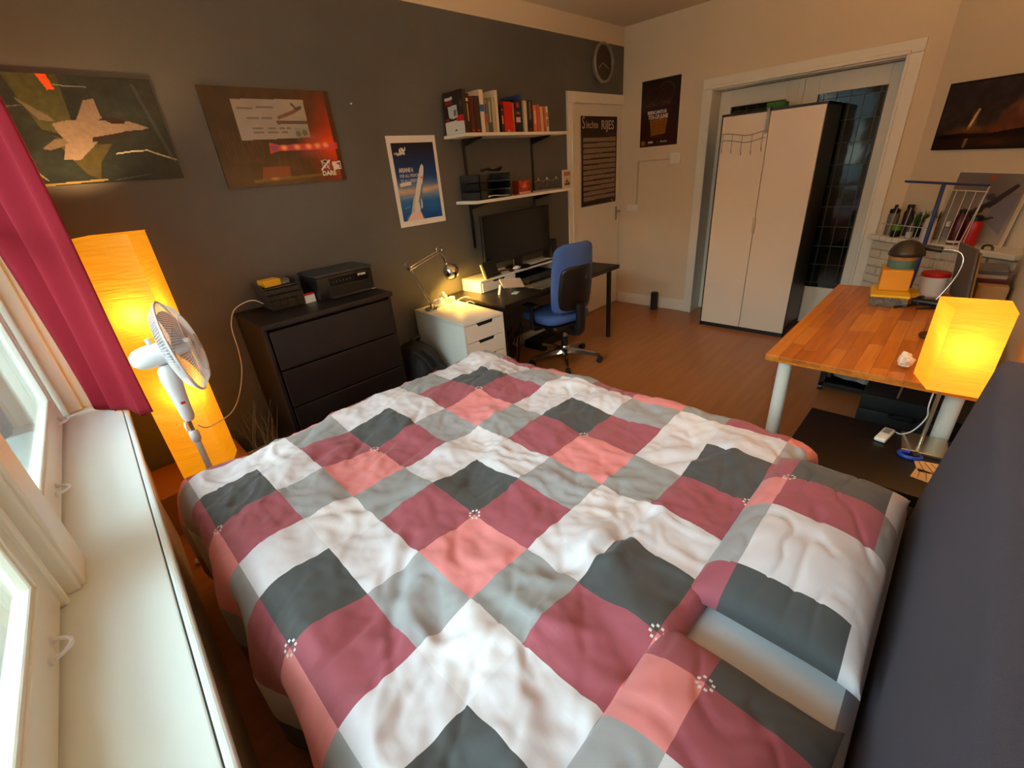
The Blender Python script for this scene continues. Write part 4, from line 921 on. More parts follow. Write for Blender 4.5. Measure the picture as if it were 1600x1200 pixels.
book(2.833, .090, .205, .15, (206, 22, 20), 'thick bright red book in the middle of the row', 0, ((.03, .07, wt, .2),))
book(2.925, .024, .200, .15, (196, 88, 52), 'thin orange spined book against the bright red one', 0, ((.4, .8, yl, .4),))
book(2.952, .080, .225, .16, (36, 28, 36), 'black book with white and pink spine patches, right of the bright red book', 0, ((.30, .46, (216, 170, 170), .6), (.55, .62, (170, 90, 70), .5), (.75, .9, (160, 44, 50), .4)))
book(3.036, .022, .262, .21, (40, 70, 124), 'tall blue book standing behind the black one with pink patches', 0, y=2.80)
book(3.062, .036, .218, .15, (224, 204, 168), 'cream paperback left of the thick black book', 0)
book(3.102, .066, .222, .16, (34, 28, 26), 'thick black book with grey spine lettering near the right of the row', 0, ((.4, .95, (130, 110, 80), .3), (.05, .12, (150, 60, 50), .3)))
book(3.176, .044, .190, .14, (224, 122, 84), 'salmon pink paperback, fifth from the right end', -.03, ((.3, .8, (240, 190, 160), .4),))
book(3.224, .034, .195, .14, (214, 92, 60), 'orange red paperback next to the salmon one', -.03)
book(3.268, .036, .182, .13, (220, 186, 142), 'pale tan paperback, third from the right end', -.07)
book(3.308, .026, .184, .13, (202, 104, 50), 'orange paperback, second from the right end', -.07)
book(3.340, .030, .186, .13, (228, 208, 176), 'cream paperback with dark marks at the right end of the row', -.07, ((.2, .5, (70, 60, 56), .4), (.6, .75, (190, 120, 70), .6)))
# lower shelf
tr = empty('document_tray', 'black three-tier document tray on the lower wall shelf', 'document tray', (2.62, 2.88, 1.438))
for k in range(3):
    z = 1.440 + k * .062; b_ = B(); b_.bb(2.50, 2.84, 2.775, 3.0, z, z + .005, .001); b_.bb(2.50, 2.506, 2.775, 3.0, z, z + .055); b_.bb(2.834, 2.84, 2.775, 3.0, z, z + .055); b_.bb(2.50, 2.84, 2.994, 3.0, z, z + .055)
    b_.bb(2.50, 2.58, 2.775, 2.781, z, z + .056); b_.build('tray', DGREY if k != 1 else BLKP, tr)
B().grid(lambda u, v: (2.60 + .20 * u, 2.78 + .2 * v, 1.449 + .014 * math.sin(u * 7) * (1 - v)), 14, 6) if 0 else None
pb = B(); pb.grid(lambda u, v: (2.585 + .235 * u, 2.770 + .2 * v, 1.452 + .012 * max(0, math.sin(u * 5 + .3)) * (1 - v)), 16, 6); o = pb.build('paper_sheet', PAPER, None, True); o.modifiers.new('t', 'SOLIDIFY').thickness = .002; tag(o, 'crumpled white sheets in the lowest compartment of the document tray', 'paper')
pb = B(); pb.tube(smooth([(2.60, 2.84, 1.640), (2.66, 2.83, 1.655), (2.74, 2.86, 1.640), (2.80, 2.83, 1.66), (2.83, 2.90, 1.638), (2.72, 2.92, 1.650), (2.64, 2.90, 1.646)]), .008, 6); o = pb.build('coiled_cable', BLKP, None, True); tag(o, 'black cable heaped on top of the document tray', 'cable')
gj = B().lathe([(.0, 0), (.034, .0), (.036, .01), (.036, .095), (.033, .095), (.033, .012), (0, .01)], (2.885, 2.86, 1.439), 24, cap=False).build('drinking_glass', CLEAR, None, True); tag(gj, 'clear tumbler between document tray and red candle box', 'glass')
cbx = empty('candle_box', 'small red and orange patterned box on the lower wall shelf', 'box', (3.02, 2.85, 1.438))
B().bb(2.955, 3.105, 2.795, 2.87, 1.439, 1.545, .003).build('box_body', M('deep_red_card', (120, 28, 18), .5), cbx)
im = Img(50, 36, (150, 44, 24)); im.noise(.9, 4, 6).noise(.6, 8, 7).ell(.5, .4, .3, .35, (230, 120, 60), .8, .9).ell(.5, .42, .1, .15, (250, 200, 130), .8, .8).put((im.y > .82).astype(float), (224, 170, 140), .9)
picture('box_print', im, (2.957, 2.795, 1.543), XA, ZA, .146, .102, cbx)
fg = empty('figurine', 'small dark metal figurine right of the red box', 'figurine', (3.16, 2.86, 1.438))
B().lathe([(.022, 0), (.024, .012), (.010, .018), (.014, .04), (.018, .055), (.010, .075), (.012, .088), (.0, .10)], (3.155, 2.85, 1.439), 14).build('body', M('dark_pewter', (54, 50, 46), .4, .6), fg, True)
wr = empty('wire_chain_ornament', 'silver wire ornament of linked figures on the lower shelf', 'ornament', (3.37, 2.86, 1.438)); b_ = B()
for x in (3.21, 3.33, 3.46):
    b_.tube([(x + .06, 2.86, 1.440), (x + .065, 2.86, 1.49), (x + .07, 2.86, 1.530)], .0025, 6); b_.sph((x + .07, 2.86, 1.538), .011, 10); b_.tube([(x + .015, 2.86, 1.515), (x + .05, 2.86, 1.527), (x + .07, 2.86, 1.523), (x + .10, 2.86, 1.528), (x + .125, 2.86, 1.518)], .002, 5)
b_.build('wire_figures', CHROME, wr, True)
kc = empty('postcard', 'small white framed ship postcard at the right end of the lower shelf', 'postcard', (3.62, 2.85, 1.438))
board(kc, 'card', (3.555, 2.80, 1.592), XA, ZA, .135, .152, .006, PAPER)
im = Img(36, 42, (206, 184, 150)); im.poly([(.1, .06), (.9, .06), (.9, .30), (.1, .30)], (170, 110, 76)).poly([(.15, .78), (.85, .74), (.78, .88), (.22, .88)], (60, 50, 40)).poly([(.45, .45), (.62, .72), (.28, .74)], (84, 76, 56)).poly([(.64, .55), (.78, .74), (.60, .74)], (104, 92, 70))
picture('card_print', im, (3.562, 2.800, 1.585), XA, ZA, .121, .138, kc, PRINTM)
# ================================================================== DESK AND WHAT STANDS ON IT
dk = empty('desk', 'black desk with round legs under the wall shelves', 'desk', (3.0, 2.66, 0))
B().bb(2.222, 3.80, 2.325, 3.005, .695, .73, .003).build('tabletop', BLK, dk)
for x in (2.26, 3.735):
    for y in (2.40, 2.94): B().cyl((x, y, 0), (x, y, .695), .0225, seg=20).build('leg', BLK, dk, True)
al = empty('drawer_unit', 'white drawer unit with slanted finger slots between dresser and desk', 'drawer unit', (2.0, 2.65, 0))
RA = Matrix.Rotation(math.radians(-4.3), 3, 'Z'); AO = V((1.812, 2.325, 0))
def ab(b_, x0, x1, y0, y1, z0, z1, bev=0):
    k = len(b_.bm.verts); b_.bb(x0, x1, y0, y1, z0, z1, bev); b_.bm.verts.ensure_lookup_table()
    for v in b_.bm.verts[k:]: v.co = RA @ v.co + AO
    return b_
b_ = B(); ab(b_, 0, .016, 0, .66, .03, .69); ab(b_, .344, .36, 0, .66, .03, .69); ab(b_, 0, .36, .645, .66, .03, .69); ab(b_, .016, .344, .02, .65, .03, .05); b_.build('carcass', LACQ, al)
ab(B(), 0, .36, 0, .66, .682, .70, .001).build('top_panel', LACQ, al)
for k in range(5):
    z1 = .678 - k * .128; z0 = z1 - .124
    b_ = B(); pts = [(.018, z0), (.342, z0), (.342, z1), (.272, z1), (.262, z1 - .026), (.130, z1 - .026), (.112, z1), (.018, z1)]
    b_.prism(pts, .0, .016, lambda a, b2, h: tuple(RA @ V((a, h - .001, b2)) + AO)); df = b_.build('drawer_front', LACQ, al)
    ab(B(), .108, .276, .016, .03, z1 - .03, z1).build('finger_slot', M('slot_dark', (14, 12, 12), .9), df)
for x in (.04, .32):
    for y in (.05, .6): c_ = RA @ V((x, y, 0)) + AO; B().cyl((c_.x, c_.y, 0), (c_.x, c_.y, .031), .014).build('caster', BLKP, al, True)
# chrome desk lamp
tl_ = empty('task_lamp', 'chrome balanced-arm task lamp lit over the white drawer unit', 'lamp', (1.965, 2.86, .70))
y_ = 2.84
B().lathe([(.058, 0), (.058, .012), (.050, .018), (.012, .022), (.012, .05), (0, .05)], (1.93, y_, .7005), 28).build('base', CHROME, tl_, True)
e1_, e2_, e3_ = V((1.93, y_, .75)), V((1.795, y_, 1.045)), V((2.065, y_, 1.115))
b_ = B()
for o_ in (-.009, .009): b_.tube([e1_ + V((o_, 0, 0)), e2_ + V((o_, 0, 0))], .0038, 8)
b_.build('lower_arm', CHROME, tl_, True); b_ = B()
for o_ in (-.010, .010): b_.tube([e2_ + V((0, 0, o_)), e3_ + V((0, 0, o_))], .0038, 8)
b_.build('upper_arm', CHROME, tl_, True)
for c_, r_ in ((e2_ + V((-.012, 0, .022)), .030), (e3_ + V((.012, 0, .02)), .026)):
    b_ = B(); b_.tube([c_ + V((r_ * math.cos(2 * PI * k / 20), -.004, r_ * math.sin(2 * PI * k / 20))) for k in range(20)], .0022, 6, True); b_.cyl(c_ + V((.0, -.01, -.02)), c_ + V((0, .01, -.02)), .010, seg=10); b_.build('spring_joint', CHROME, tl_, True)
hdir = V((.42, -.05, -.9)).normalized(); hp = V((2.155, y_ - .01, .955)); qq = (-hdir).to_track_quat('Z', 'Y').to_matrix()
B().tube([e3_ + V((.02, 0, -.01)), e3_ + V((.05, -.005, -.045)), hp - hdir * .075], [.007, .012, .012], 10).build('socket_neck', CHROME, tl_, True)
b_ = B(); b_.lathe([(.012, .072), (.020, .062), (.040, .050), (.056, .028), (.064, 0), (.060, -.026), (.050, -.044)], (0, 0, 0), 32, cap=False)
for v in b_.bm.verts: v.co = qq @ v.co + hp
o = b_.build('globe_shade', CHROME, tl_, True); o.modifiers.new('t', 'SOLIDIFY').thickness = .0015
B().sph(hp + hdir * .022, .024, 14).build('bulb', BULB, tl_, True)
l_ = bpy.data.lights.new('task_light', 'SPOT'); l_.energy = LAMP_TASK; l_.color = (1, .52, .07); l_.spot_size = math.radians(168); l_.spot_blend = .6; l_.shadow_soft_size = .03
lo = bpy.data.objects.new('task_light', l_); C.objects.link(lo); lo.location = hp + hdir * .05; lo.rotation_euler = hdir.to_track_quat('-Z', 'Y').to_euler()
# clutter on the drawer unit
sc = B(); rs = random.Random(5)
def crump(c, sz, seed, mat, lab, name='paper_scrap', cat='paper'):
    b_ = B(); bmesh.ops.create_icosphere(b_.bm, subdivisions=3, radius=1)
    for v in b_.bm.verts:
        d_ = 1 + .45 * nz(v.co.x * 1.7 + seed, v.co.y * 1.7, v.co.z * 1.7) + .2 * nz(v.co.x * 4, v.co.y * 4 + seed, v.co.z * 4); v.co = V((v.co.x * sz[0] * d_, v.co.y * sz[1] * d_, max(v.co.z * sz[2] * d_, -sz[2] * .5))) + V(c)
    o = b_.build(name, mat, None); return tag(o, lab, cat)
crump((2.06, 2.90, .722), (.055, .035, .040), 3, PAPER, 'crumpled white paper lying under the lit task lamp')
o = B().box((2.10, 2.885, .765), (.020, .022, .075), Matrix.Rotation(-.5, 3, 'Y') @ Matrix.Rotation(.3, 3, 'Z'), .002).build('plug_adapter', CORD); tag(o, 'upright white plug adapter standing in the clutter under the task lamp', 'adapter')
o = B().box((2.165, 2.89, .722), (.055, .04, .04), .3, .004).build('white_cube', PAPER); tag(o, 'small white cube carton on the right of the clutter under the task lamp', 'carton')
for k, (p_, lab) in enumerate((([(1.98, 2.80, .703), (2.03, 2.83, .708), (2.02, 2.88, .712), (1.96, 2.87, .708), (1.99, 2.82, .712), (2.07, 2.80, .706), (2.13, 2.83, .706)], 'tangled yellow-lit cable left of the crumpled paper'), ([(2.12, 2.80, .704), (2.18, 2.84, .71), (2.22, 2.80, .735), (2.25, 2.76, .73), (2.25, 2.70, .706), (2.22, 2.66, .704), (2.20, 2.70, .72), (2.17, 2.73, .704)], 'thin cable standing in a loop at the desk side of the drawer unit'), ([(1.97, 2.76, .704), (2.06, 2.74, .704), (2.12, 2.78, .708), (2.07, 2.80, .712), (2.14, 2.75, .704)], 'pale cord lying in front of the crumpled paper'))):
    o = B().tube(smooth(p_), .003, 6).build('loose_cable', CORD, None, True); tag(o, lab, 'cable')
# monitor riser
ms = empty('monitor_riser', 'white monitor riser with a finger slot drawer on the desk', 'monitor stand', (2.9, 2.90, .73))
B().bb(2.385, 3.52, 2.755, 2.995, .815, .830, .002).build('top_board', LACQ, ms); B().bb(2.385, 2.80, 2.762, 2.995, .7305, .815, .002).build('drawer_box', LACQ, ms)
b_ = B(); b_.prism([(2.40, .735), (2.79, .735), (2.79, .811), (2.67, .811), (2.66, .797), (2.54, .797), (2.52, .811), (2.40, .811)], 2.752, 2.762, lambda a, b2, h: (a, h, b2)); b_.build('drawer_front', LACQ, ms)
B().bb(2.52, 2.67, 2.7605, 2.764, .796, .812).build('finger_slot', MATS['slot_dark'], ms); B().bb(3.40, 3.52, 2.762, 2.995, .7305, .815, .002).build('side_foot', LACQ, ms)
mn = empty('monitor', 'large black desktop monitor on the white riser', 'monitor', (2.95, 2.87, .83))
B().bb(2.530, 3.385, 2.835, 2.865, .915, 1.318, .006).build('bezel', BLKP, mn); B().bb(2.545, 3.370, 2.832, 2.836, .945, 1.305).build('screen', M('dark_screen', (10, 9, 9), .25, var=.1), mn)
B().bb(2.88, 3.03, 2.865, 2.90, .95, 1.15, .01).build('rear_housing', BLKP, mn); B().bb(2.90, 3.01, 2.862, 2.885, .84, .96, .004).build('stand_neck', BLKP, mn); B().lathe([(.12, 0), (.12, .006), (.02, .012), (0, .012)], (2.955, 2.87, .8305), 30).build('stand_base', BLKP, mn, True)
sp_ = B(); sp_.bb(3.40, 3.49, 2.84, 2.95, .8305, 1.00, .006); o = sp_.build('speaker', BLKP); tag(o, 'small black speaker right of the monitor on the riser', 'speaker')
tb = B().box((2.535, 2.785, .900), (.17, .010, .14), Matrix.Rotation(.15, 3, 'Z') @ Matrix.Rotation(-.35, 3, 'X'), .003).build('tablet', BLKP); tag(tb, 'black tablet leaning back at the left end of the riser', 'tablet')
o = B().box((2.463, 2.80, .885), (.012, .020, .135), Matrix.Rotation(-.30, 3, 'Y'), .002).build('wooden_stand_arm', BIRCH); tag(o, 'pale wooden strip propping the black tablet', 'stand')
b_ = B(); b_.tube([V((2.72 + .085 * math.cos(a), 2.80 + .05 * math.sin(a), .842)) for a in [2 * PI * k / 24 for k in range(15)]], .007, 8); b_.sph((2.63, 2.80, .845), .028, 12, (1, .8, .45)); b_.sph((2.77, 2.775, .845), .028, 12, (1, .8, .45)); o = b_.build('headset', M('dark_maroon_plastic', (50, 24, 26), .4), None, True); tag(o, 'dark headset lying on the riser before the monitor', 'headset')
crump((2.86, 2.795, .848), (.040, .022, .014), 8, PAPER, 'white paper scrap on the riser under the monitor')
o = B().box((3.16, 2.775, .8355), (.34, .025, .010), .04, .003).build('sword_ruler', BLKP); tag(o, 'long black ruler lying diagonally on the riser', 'ruler')
kb = empty('keyboard', 'black keyboard half under the white riser', 'keyboard', (2.98, 2.70, .73))
B().box((3.02, 2.672, .742), (.45, .15, .020), .0, .005).build('keyboard_body', BLKP, kb)
b_ = B(); RK = Matrix.Rotation(.0, 3, 'Z')
for i in range(15):
    for j in range(5): c_ = RK @ V((-.20 + i * .0285, -.058 + j * .027, .0)) + V((3.02, 2.672, .755)); b_.box(c_, (.022, .021, .008), .0, .002, 1)
o = b_.build('keys', DGREY, kb); o['kind'] = 'stuff'
o = B().box((3.05, 2.50, .732), (.66, .22, .003), .03, .001).build('desk_mat', M('grey_desk_mat', (98, 96, 88), .8)); tag(o, 'grey desk mat in front of the keyboard', 'desk mat')
nb = empty('phone_stand', 'tilted pale panel on a small stand at the front left of the desk', 'stand', (2.52, 2.60, .73))
b_ = B(); b_.box((2.575, 2.585, .795), (.20, .012, .10), Matrix.Rotation(-.10, 3, 'Z') @ Matrix.Rotation(-.95, 3, 'X') @ Matrix.Rotation(.22, 3, 'Y'), .002); b_.build('panel', M('pale_rose_panel', (205, 180, 160), .5), nb)
B().box((2.445, 2.60, .765), (.012, .020, .085), Matrix.Rotation(.30, 3, 'Y'), .003).build('support_leg', LACQ, nb); B().box((2.63, 2.66, .760), (.012, .020, .06), Matrix.Rotation(-.2, 3, 'Y'), .003).build('support_leg', LACQ, nb)
o = B().box((2.535, 2.51, .7325), (.075, .05, .004), .4, .001).build('sticky_notes', M('pale_blue_paper', (150, 190, 205), .8)); tag(o, 'pale blue sticky notes on the desk under the tilted panel', 'notes')
o = B().bb(3.53, 3.66, 2.83, 2.95, .7305, .82, .003).build('router_box', LACQ); tag(o, 'white box at the right of the riser behind the chair', 'box')
# office chair
ch = empty('office_chair', 'blue office chair with black back shell and polished five-star base', 'chair', (3.03, 2.36, 0))
CX, CY = 3.00, 2.39
angs = [math.radians(a) for a in (-142, -80, -8, 62, 134)]
angs = [math.atan2(2.162 - CY, 2.752 - CX) + 2 * PI * k / 5 for k in range(5)]
bs = B(); bs.lathe([(.045, -.03), (.05, 0), (.035, .035), (0, .035)], (CX, CY, .115), 20); bs.build('hub', CHROME, ch, True)
for a in angs:
    d_ = V((math.cos(a), math.sin(a), 0)); s_ = d_.cross(ZA); b_ = B(); c0 = V((CX, CY, 0))
    prof = [(c0 + d_ * .03, .030, .125, .085), (c0 + d_ * .16, .022, .110, .078), (c0 + d_ * .325, .013, .082, .062)]
    rings = [[b_.bm.verts.new(p + s_ * w * sx + V((0, 0, z1 if tz else z0))) for sx, tz in ((-1, 0), (1, 0), (.6, 1), (-.6, 1))] for p, w, z1, z0 in prof]
    for r0, r1 in zip(rings, rings[1:]):
        for k in range(4): b_.bm.faces.new((r0[k], r0[(k + 1) % 4], r1[(k + 1) % 4], r1[k]))
    b_.bm.faces.new(rings[0][::-1]); b_.bm.faces.new(rings[-1]); b_.build('base_arm', CHROME, ch)
    e = c0 + d_ * .32; cs_ = empty('x', '', '', e) if 0 else None
    b_ = B(); b_.cyl(e + V((0, 0, .045)), e + V((0, 0, .075)), .008); 
    for s2 in (-.014, .014):
        b_.cyl(e + s_ * (s2 - .008) + V((0, 0, .027)), e + s_ * (s2 + .008) + V((0, 0, .027)), .027, seg=20)
    b_.box(e + V((0, 0, .040)), (.03, .03, .02), a, .004); b_.build('caster', BLKP, ch, True)
B().cyl((CX, CY, .12), (CX, CY, .33), .025).build('gas_column', CHROME, ch, True); B().cyl((CX, CY, .12), (CX, CY, .24), .032).build('column_sleeve', BLKP, ch, True)
CR = Matrix.Rotation(math.radians(-12), 3, 'Z'); CO = V((CX - .085, CY + .0, 0))   # chair faces the desk, turned a little left
def cloc(b_, R_=None):
    for v in b_.bm.verts: v.co = CR @ v.co + CO
    return b_
# seat: local x right, local +y forward
b_ = B()
def seat(u, v):
    th_ = u * 2 * PI; ph = v
    r = 1
    x = math.copysign(abs(math.cos(th_)) ** .45, math.cos(th_)); y = math.copysign(abs(math.sin(th_)) ** .5, math.sin(th_))
    prof = [(0, .052), (.5, .054), (.85, .050), (.97, .036), (1.0, .010), (.97, -.018), (.85, -.030), (0, -.032)]
    t = v * 7; i = min(6, int(t)); f = t - i; rr = prof[i][0] * (1 - f) + prof[i + 1][0] * f; z = prof[i][1] * (1 - f) + prof[i + 1][1] * f
    yy = .035 + y * rr * .245
    return V((x * rr * .245, yy, .465 + z - (.03 * max(0, (yy - .12) / .15) ** 2)))
b_.grid(seat, 48, 22, True); cloc(b_).build('seat', BLUEF, ch, True, math.radians(70))
b_ = B(); b_.box((0, .0, .395), (.34, .34, .055), 0, .025, 3); b_.lathe([(.03, -.09), (.09, -.05), (.15, -.005), (.17, .02)], (0, 0, .375), 20); cloc(b_).build('seat_pan', BLKP, ch, True)
b_ = B(); b_.tube(smooth([(0, -.10, .37), (0, -.22, .355), (0, -.285, .39), (0, -.30, .50), (0, -.295, .62)], 5), [.042] * 21 if 0 else .034, 12)
for v in b_.bm.verts: v.co.x *= 1.35
cloc(b_).build('back_spine', BLKP, ch, True)
def back(off, w0, z0, z1, th_, name, mat, rr=.10):
    b_ = B(); NU, NV = 22, 26; sides = []
    for side in (0, 1):
        gq = [[None] * NV for _ in range(NU)]
        for i in range(NU):
            for j in range(NV):
                u = i / (NU - 1) * 2 - 1; v = j / (NV - 1); z = z0 + (z1 - z0) * v
                # rounded corners
                ez = min(z - z0, z1 - z); w = w0 * (.90 + .12 * math.sin(PI * min(1, v * .9 + .1)))
                if ez < rr: w -= rr - math.sqrt(max(0, rr * rr - (rr - ez) ** 2))
                x = u * w; y = off + .05 * (x / w0) ** 2 - .020 * (v - .35) * 2 - .03 * math.sin(v * PI) * .6 + (.0 if v < .7 else -.05 * (v - .7) ** 1.5 * 2)
                edge = max(0, 1 - (1 - abs(u)) * 7) ; dz_ = max(0, 1 - ez / .03)
                y += (1 if side else -1) * th_ / 2 * (1 - .8 * max(edge, dz_) ** 2)
                gq[i][j] = b_.bm.verts.new((x, y, z))
        sides.append(gq)
        for i in range(NU - 1):
            for j in range(NV - 1):
                b_.bm.faces.new((gq[i][j], gq[i + 1][j], gq[i + 1][j + 1], gq[i][j + 1]))
    a, c = sides
    lp = [(i, 0) for i in range(NU)] + [(NU - 1, j) for j in range(1, NV)] + [(i, NV - 1) for i in range(NU - 2, -1, -1)] + [(0, j) for j in range(NV - 2, 0, -1)]
    for k in range(len(lp)):
        p_, q2 = lp[k], lp[(k + 1) % len(lp)]; b_.bm.faces.new((a[p_[0]][p_[1]], a[q2[0]][q2[1]], c[q2[0]][q2[1]], c[p_[0]][p_[1]]))
    cloc(b_).build(name, mat, ch, True, math.radians(60))
back(-.225, .207, .53, 1.092, .055, 'backrest', BLUEF, .07)
back(-.262, .170, .56, .925, .030, 'back_shell', BLKP, .06)
b_ = B(); b_.box((.03, -.300, .845), (.075, .004, .07), 0, .001); cloc(b_).build('grey_tag', M('grey_label', (84, 82, 78), .6), ch)
for sx in (-1, 1):
    b_ = B(); b_.tube(smooth([(sx * .16, -.02, .40), (sx * .27, -.02, .40), (sx * .285, -.01, .46), (sx * .285, .0, .60)], 5), .016, 8); cloc(b_).build('arm_post', BLKP, ch, True)
    b_ = B(); b_.box((sx * .285, .02, .612), (.06, .22, .026), 0, .011, 3); cloc(b_).build('armrest', BLKP, ch, True)
b_ = B(); b_.tube([(-.17, .04, .385), (-.27, .05, .375)], .006); cloc(b_).build('height_lever', STEEL, ch, True)
# things beneath the desk
o = crump((2.62, 2.85, .12), (.17, .13, .16), 12, M('dark_cable_pile', (34, 28, 26), .7, var=.3, ns=30, bump=.8, bs=40), 'dark bag of cables on the floor below the desk', 'cable_bag', 'bag')
b_ = B()
for k in range(7): r_ = random.Random(k); b_.tube(smooth([(2.55 + .03 * k, 2.70 + r_.uniform(-.05, .05), .02), (2.57 + .03 * k, 2.68, .20 + r_.uniform(0, .1)), (2.63 + .03 * k, 2.72, .30 + r_.uniform(-.05, .1)), (2.60 + .03 * k, 2.78, .15)], 5), .005, 5)
o = b_.build('cable_tangle', BLKP, None, True); tag(o, 'tangle of black cables rising from the bag beneath the desk', 'cables')
o = B().box((2.42, 2.62, .07), (.20, .16, .14), .2, .004).build('orange_carton', M('orange_card', (150, 70, 30), .7)); tag(o, 'orange brown carton on the floor beside the drawer unit', 'carton')
o = B().box((3.26, 2.84, .04), (.44, .20, .08), .05, .006).build('computer_case', BLKP); tag(o, 'flat black case on the floor at the back under the desk', 'case')
# backpack between dresser and drawer unit
bp_ = empty('backpack', 'black backpack slumped between dresser and white drawer unit', 'backpack', (1.64, 2.72, 0))
def sack(c, sx, sy, h_, seed, name, mat, n=36):
    b_ = B()
    def f(u, v):
        a = u * 2 * PI; zz = v; r = (math.sin(min(1, v * 6) * PI / 2)) * (1 - max(0, (v - .45) / .55) ** 2.4) ** .5 if v < 1 else 0
        cx = math.copysign(abs(math.cos(a)) ** .7, math.cos(a)); sy_ = math.copysign(abs(math.sin(a)) ** .7, math.sin(a)); w = 1 + .08 * nz(cx * 2 + seed, sy_ * 2, v * 3) + .05 * nz(cx * 5, sy_ * 5 + seed, v * 7)
        return V(c) + V((cx * sx * r * w, sy_ * sy * r * w - .02 * v, h_ * v))
    b_.grid(f, n, 24, True); return b_.build(name, mat, bp_, True, math.radians(80))
sack((1.645, 2.74, 0), .150, .20, .56, 3, 'main_body', BLKF); sack((1.70, 2.60, .0), .105, .12, .40, 9, 'front_pocket', M('charcoal_nylon', (38, 40, 40), .6, var=.2, ns=40, bump=.3, bs=200))
B().tube(smooth([(1.60, 2.70, .55), (1.60, 2.66, .60), (1.66, 2.66, .605), (1.67, 2.70, .55)]), .010, 8).build('grab_handle', BLKF, bp_, True)
for dx_ in (0, .07):
    B().tube(smooth([(1.56 + dx_, 2.60, .52), (1.60 + dx_, 2.545, .46), (1.64 + dx_, 2.50, .34), (1.65 + dx_, 2.48, .20)]), .012, 8).build('strap', BLKF, bp_, True)
B().box((1.632, 2.49, .36), (.03, .010, .04), .3, .002).build('red_tag', RED, bp_)
# ================================================================== WARDROBE AND FAR CORNER
wr = empty('wardrobe', 'white two-door wardrobe with a black-brown frame before the glazed doors', 'wardrobe', (4.8, 1.41, 0))
wx0, wx1, wy0, wy1, wh = 4.560, 5.035, 1.008, 1.800, 1.917
b_ = B(); b_.bb(wx0 + .018, wx1, wy0, wy0 + .018, 0, wh, .001); b_.bb(wx0 + .018, wx1, wy1 - .018, wy1, 0, wh, .001); b_.bb(wx0 + .018, wx1, wy0, wy1, wh - .02, wh); b_.bb(wx0 + .018, wx1, wy0, wy1, .06, .08); b_.bb(wx1 - .006, wx1, wy0, wy1, .0, wh); b_.bb(wx0 + .01, wx0 + .03, wy0, wy1, 0, .055); b_.build('carcass', BLK, wr)
b_ = B(); b_.bb(wx0, wx0 + .019, wy0, wy1, wh - .018, wh); b_.bb(wx0, wx0 + .019, wy1 - .016, wy1, 0, wh); b_.bb(wx0, wx0 + .019, wy0, wy1, 0, .040); b_.bb(wx0, wx0 + .019, wy0, wy0 + .004, 0, wh); b_.build('front_frame', BLK, wr)
for (a, b2) in ((1.405, wy1 - .017), (wy0 + .005, 1.400)): wdoor = B().bb(wx0 - .016, wx0 + .003, a, b2, .042, wh - .020, .0015).build('door', M('satin_white_door', (232, 214, 194), .35, var=.01), wr)
B().box((wx0 - .026, 1.402, 1.005), (.018, .022, .13), 0, .008, 3).build('pull_handle', M('brushed_knob', (206, 190, 172), .35, .3), wdoor, True)
hk = empty('hook_rack', 'wavy wire over-door hook rack on the left wardrobe door', 'hook rack', (wx0 - .02, 1.6, 1.75)); b_ = B(); xx = wx0 - .026
for dz_ in (0, -.052): b_.tube([(xx, 1.775 - .36 * k / 20, 1.752 + dz_ - .014 * math.sin(2 * PI * k / 20 - 2.2) + .045 * (0)) for k in range(21)], .0028, 6)
for k in range(5):
    y = 1.765 - k * .082; z = 1.700 - .014 * math.sin(2 * PI * (1.775 - y) / .36 - 2.2); b_.tube([(xx, y, z + .05), (xx, y, z - .08), (xx - .006, y - .006, z - .10), (xx - .022, y - .012, z - .092), (xx - .028, y - .012, z - .072)], .0022, 6)
b_.build('wire_rack', M('dull_wire', (150, 138, 124), .35, .7), hk, True); b_ = B(); b_.bb(xx - .002, xx + .008, 1.408, 1.428, 1.74, 1.925); b_.bb(xx - .002, wx0 + .03, 1.408, 1.428, 1.919, 1.925); b_.build('over_door_strap', M('dull_wire', (150, 138, 124), .35, .7), hk)
o = B().box((4.78, 1.43, 1.945), (.16, .14, .05), .1, .004).build('green_box', M('green_card', (50, 110, 30), .6)); tag(o, 'small green box lying on top of the wardrobe', 'box')
cn = empty('cylinder_speaker', 'small black cylindrical speaker on the floor by the far skirting', 'speaker', (4.80, 2.455, 0)); B().lathe([(.036, 0), (.040, .004), (.040, .20), (.036, .206), (.030, .204), (0, .204)], (4.80, 2.458, 0), 28).build('body', M('speaker_mesh', (20, 18, 18), .7, bump=.4, bs=600), cn, True)
B().lathe([(.028, 0), (.030, .003), (0, .004)], (4.80, 2.458, .2045), 24).build('top_ring', DGREY, cn, True)
# things on the mantel ledge (front edge at offset .215)
ZM = .9255
def vess(name, s, off, prof, mat, lab, cat, extra=(), seg=20):
    r = empty(name, lab, cat, DP(s, off, ZM)); B().lathe(prof, DP(s, off, ZM), seg).build('body', mat, r, True)
    for nm, pf, m2 in extra: B().lathe(pf, DP(s, off, ZM), seg).build(nm, m2, r, True)
    return r
PURP = M('dark_purple_plastic', (44, 26, 48), .4); MAR = M('maroon_metal', (84, 26, 44), .3, .3); GRN = M('lime_plastic', (96, 150, 50), .5)
vess('sports_bottle', .075, .13, [(.034, 0), (.036, .01), (.036, .15), (.030, .165), (0, .165)], M('smoky_grey_plastic', (120, 110, 108), .4), 'grey sports bottle with a black cap, first on the ledge', 'bottle', (('cap', [(.034, .165), (.034, .19), (.012, .20), (.010, .225), (0, .225)], BLKP),))
vess('dark_flask', .150, .08, [(.030, 0), (.032, .01), (.032, .17), (.022, .19), (.018, .20), (.018, .222), (0, .222)], PURP, 'dark purple flask behind the green lidded jar', 'bottle', (('cap', [(.022, .196), (.022, .225), (0, .228)], BLKP),))
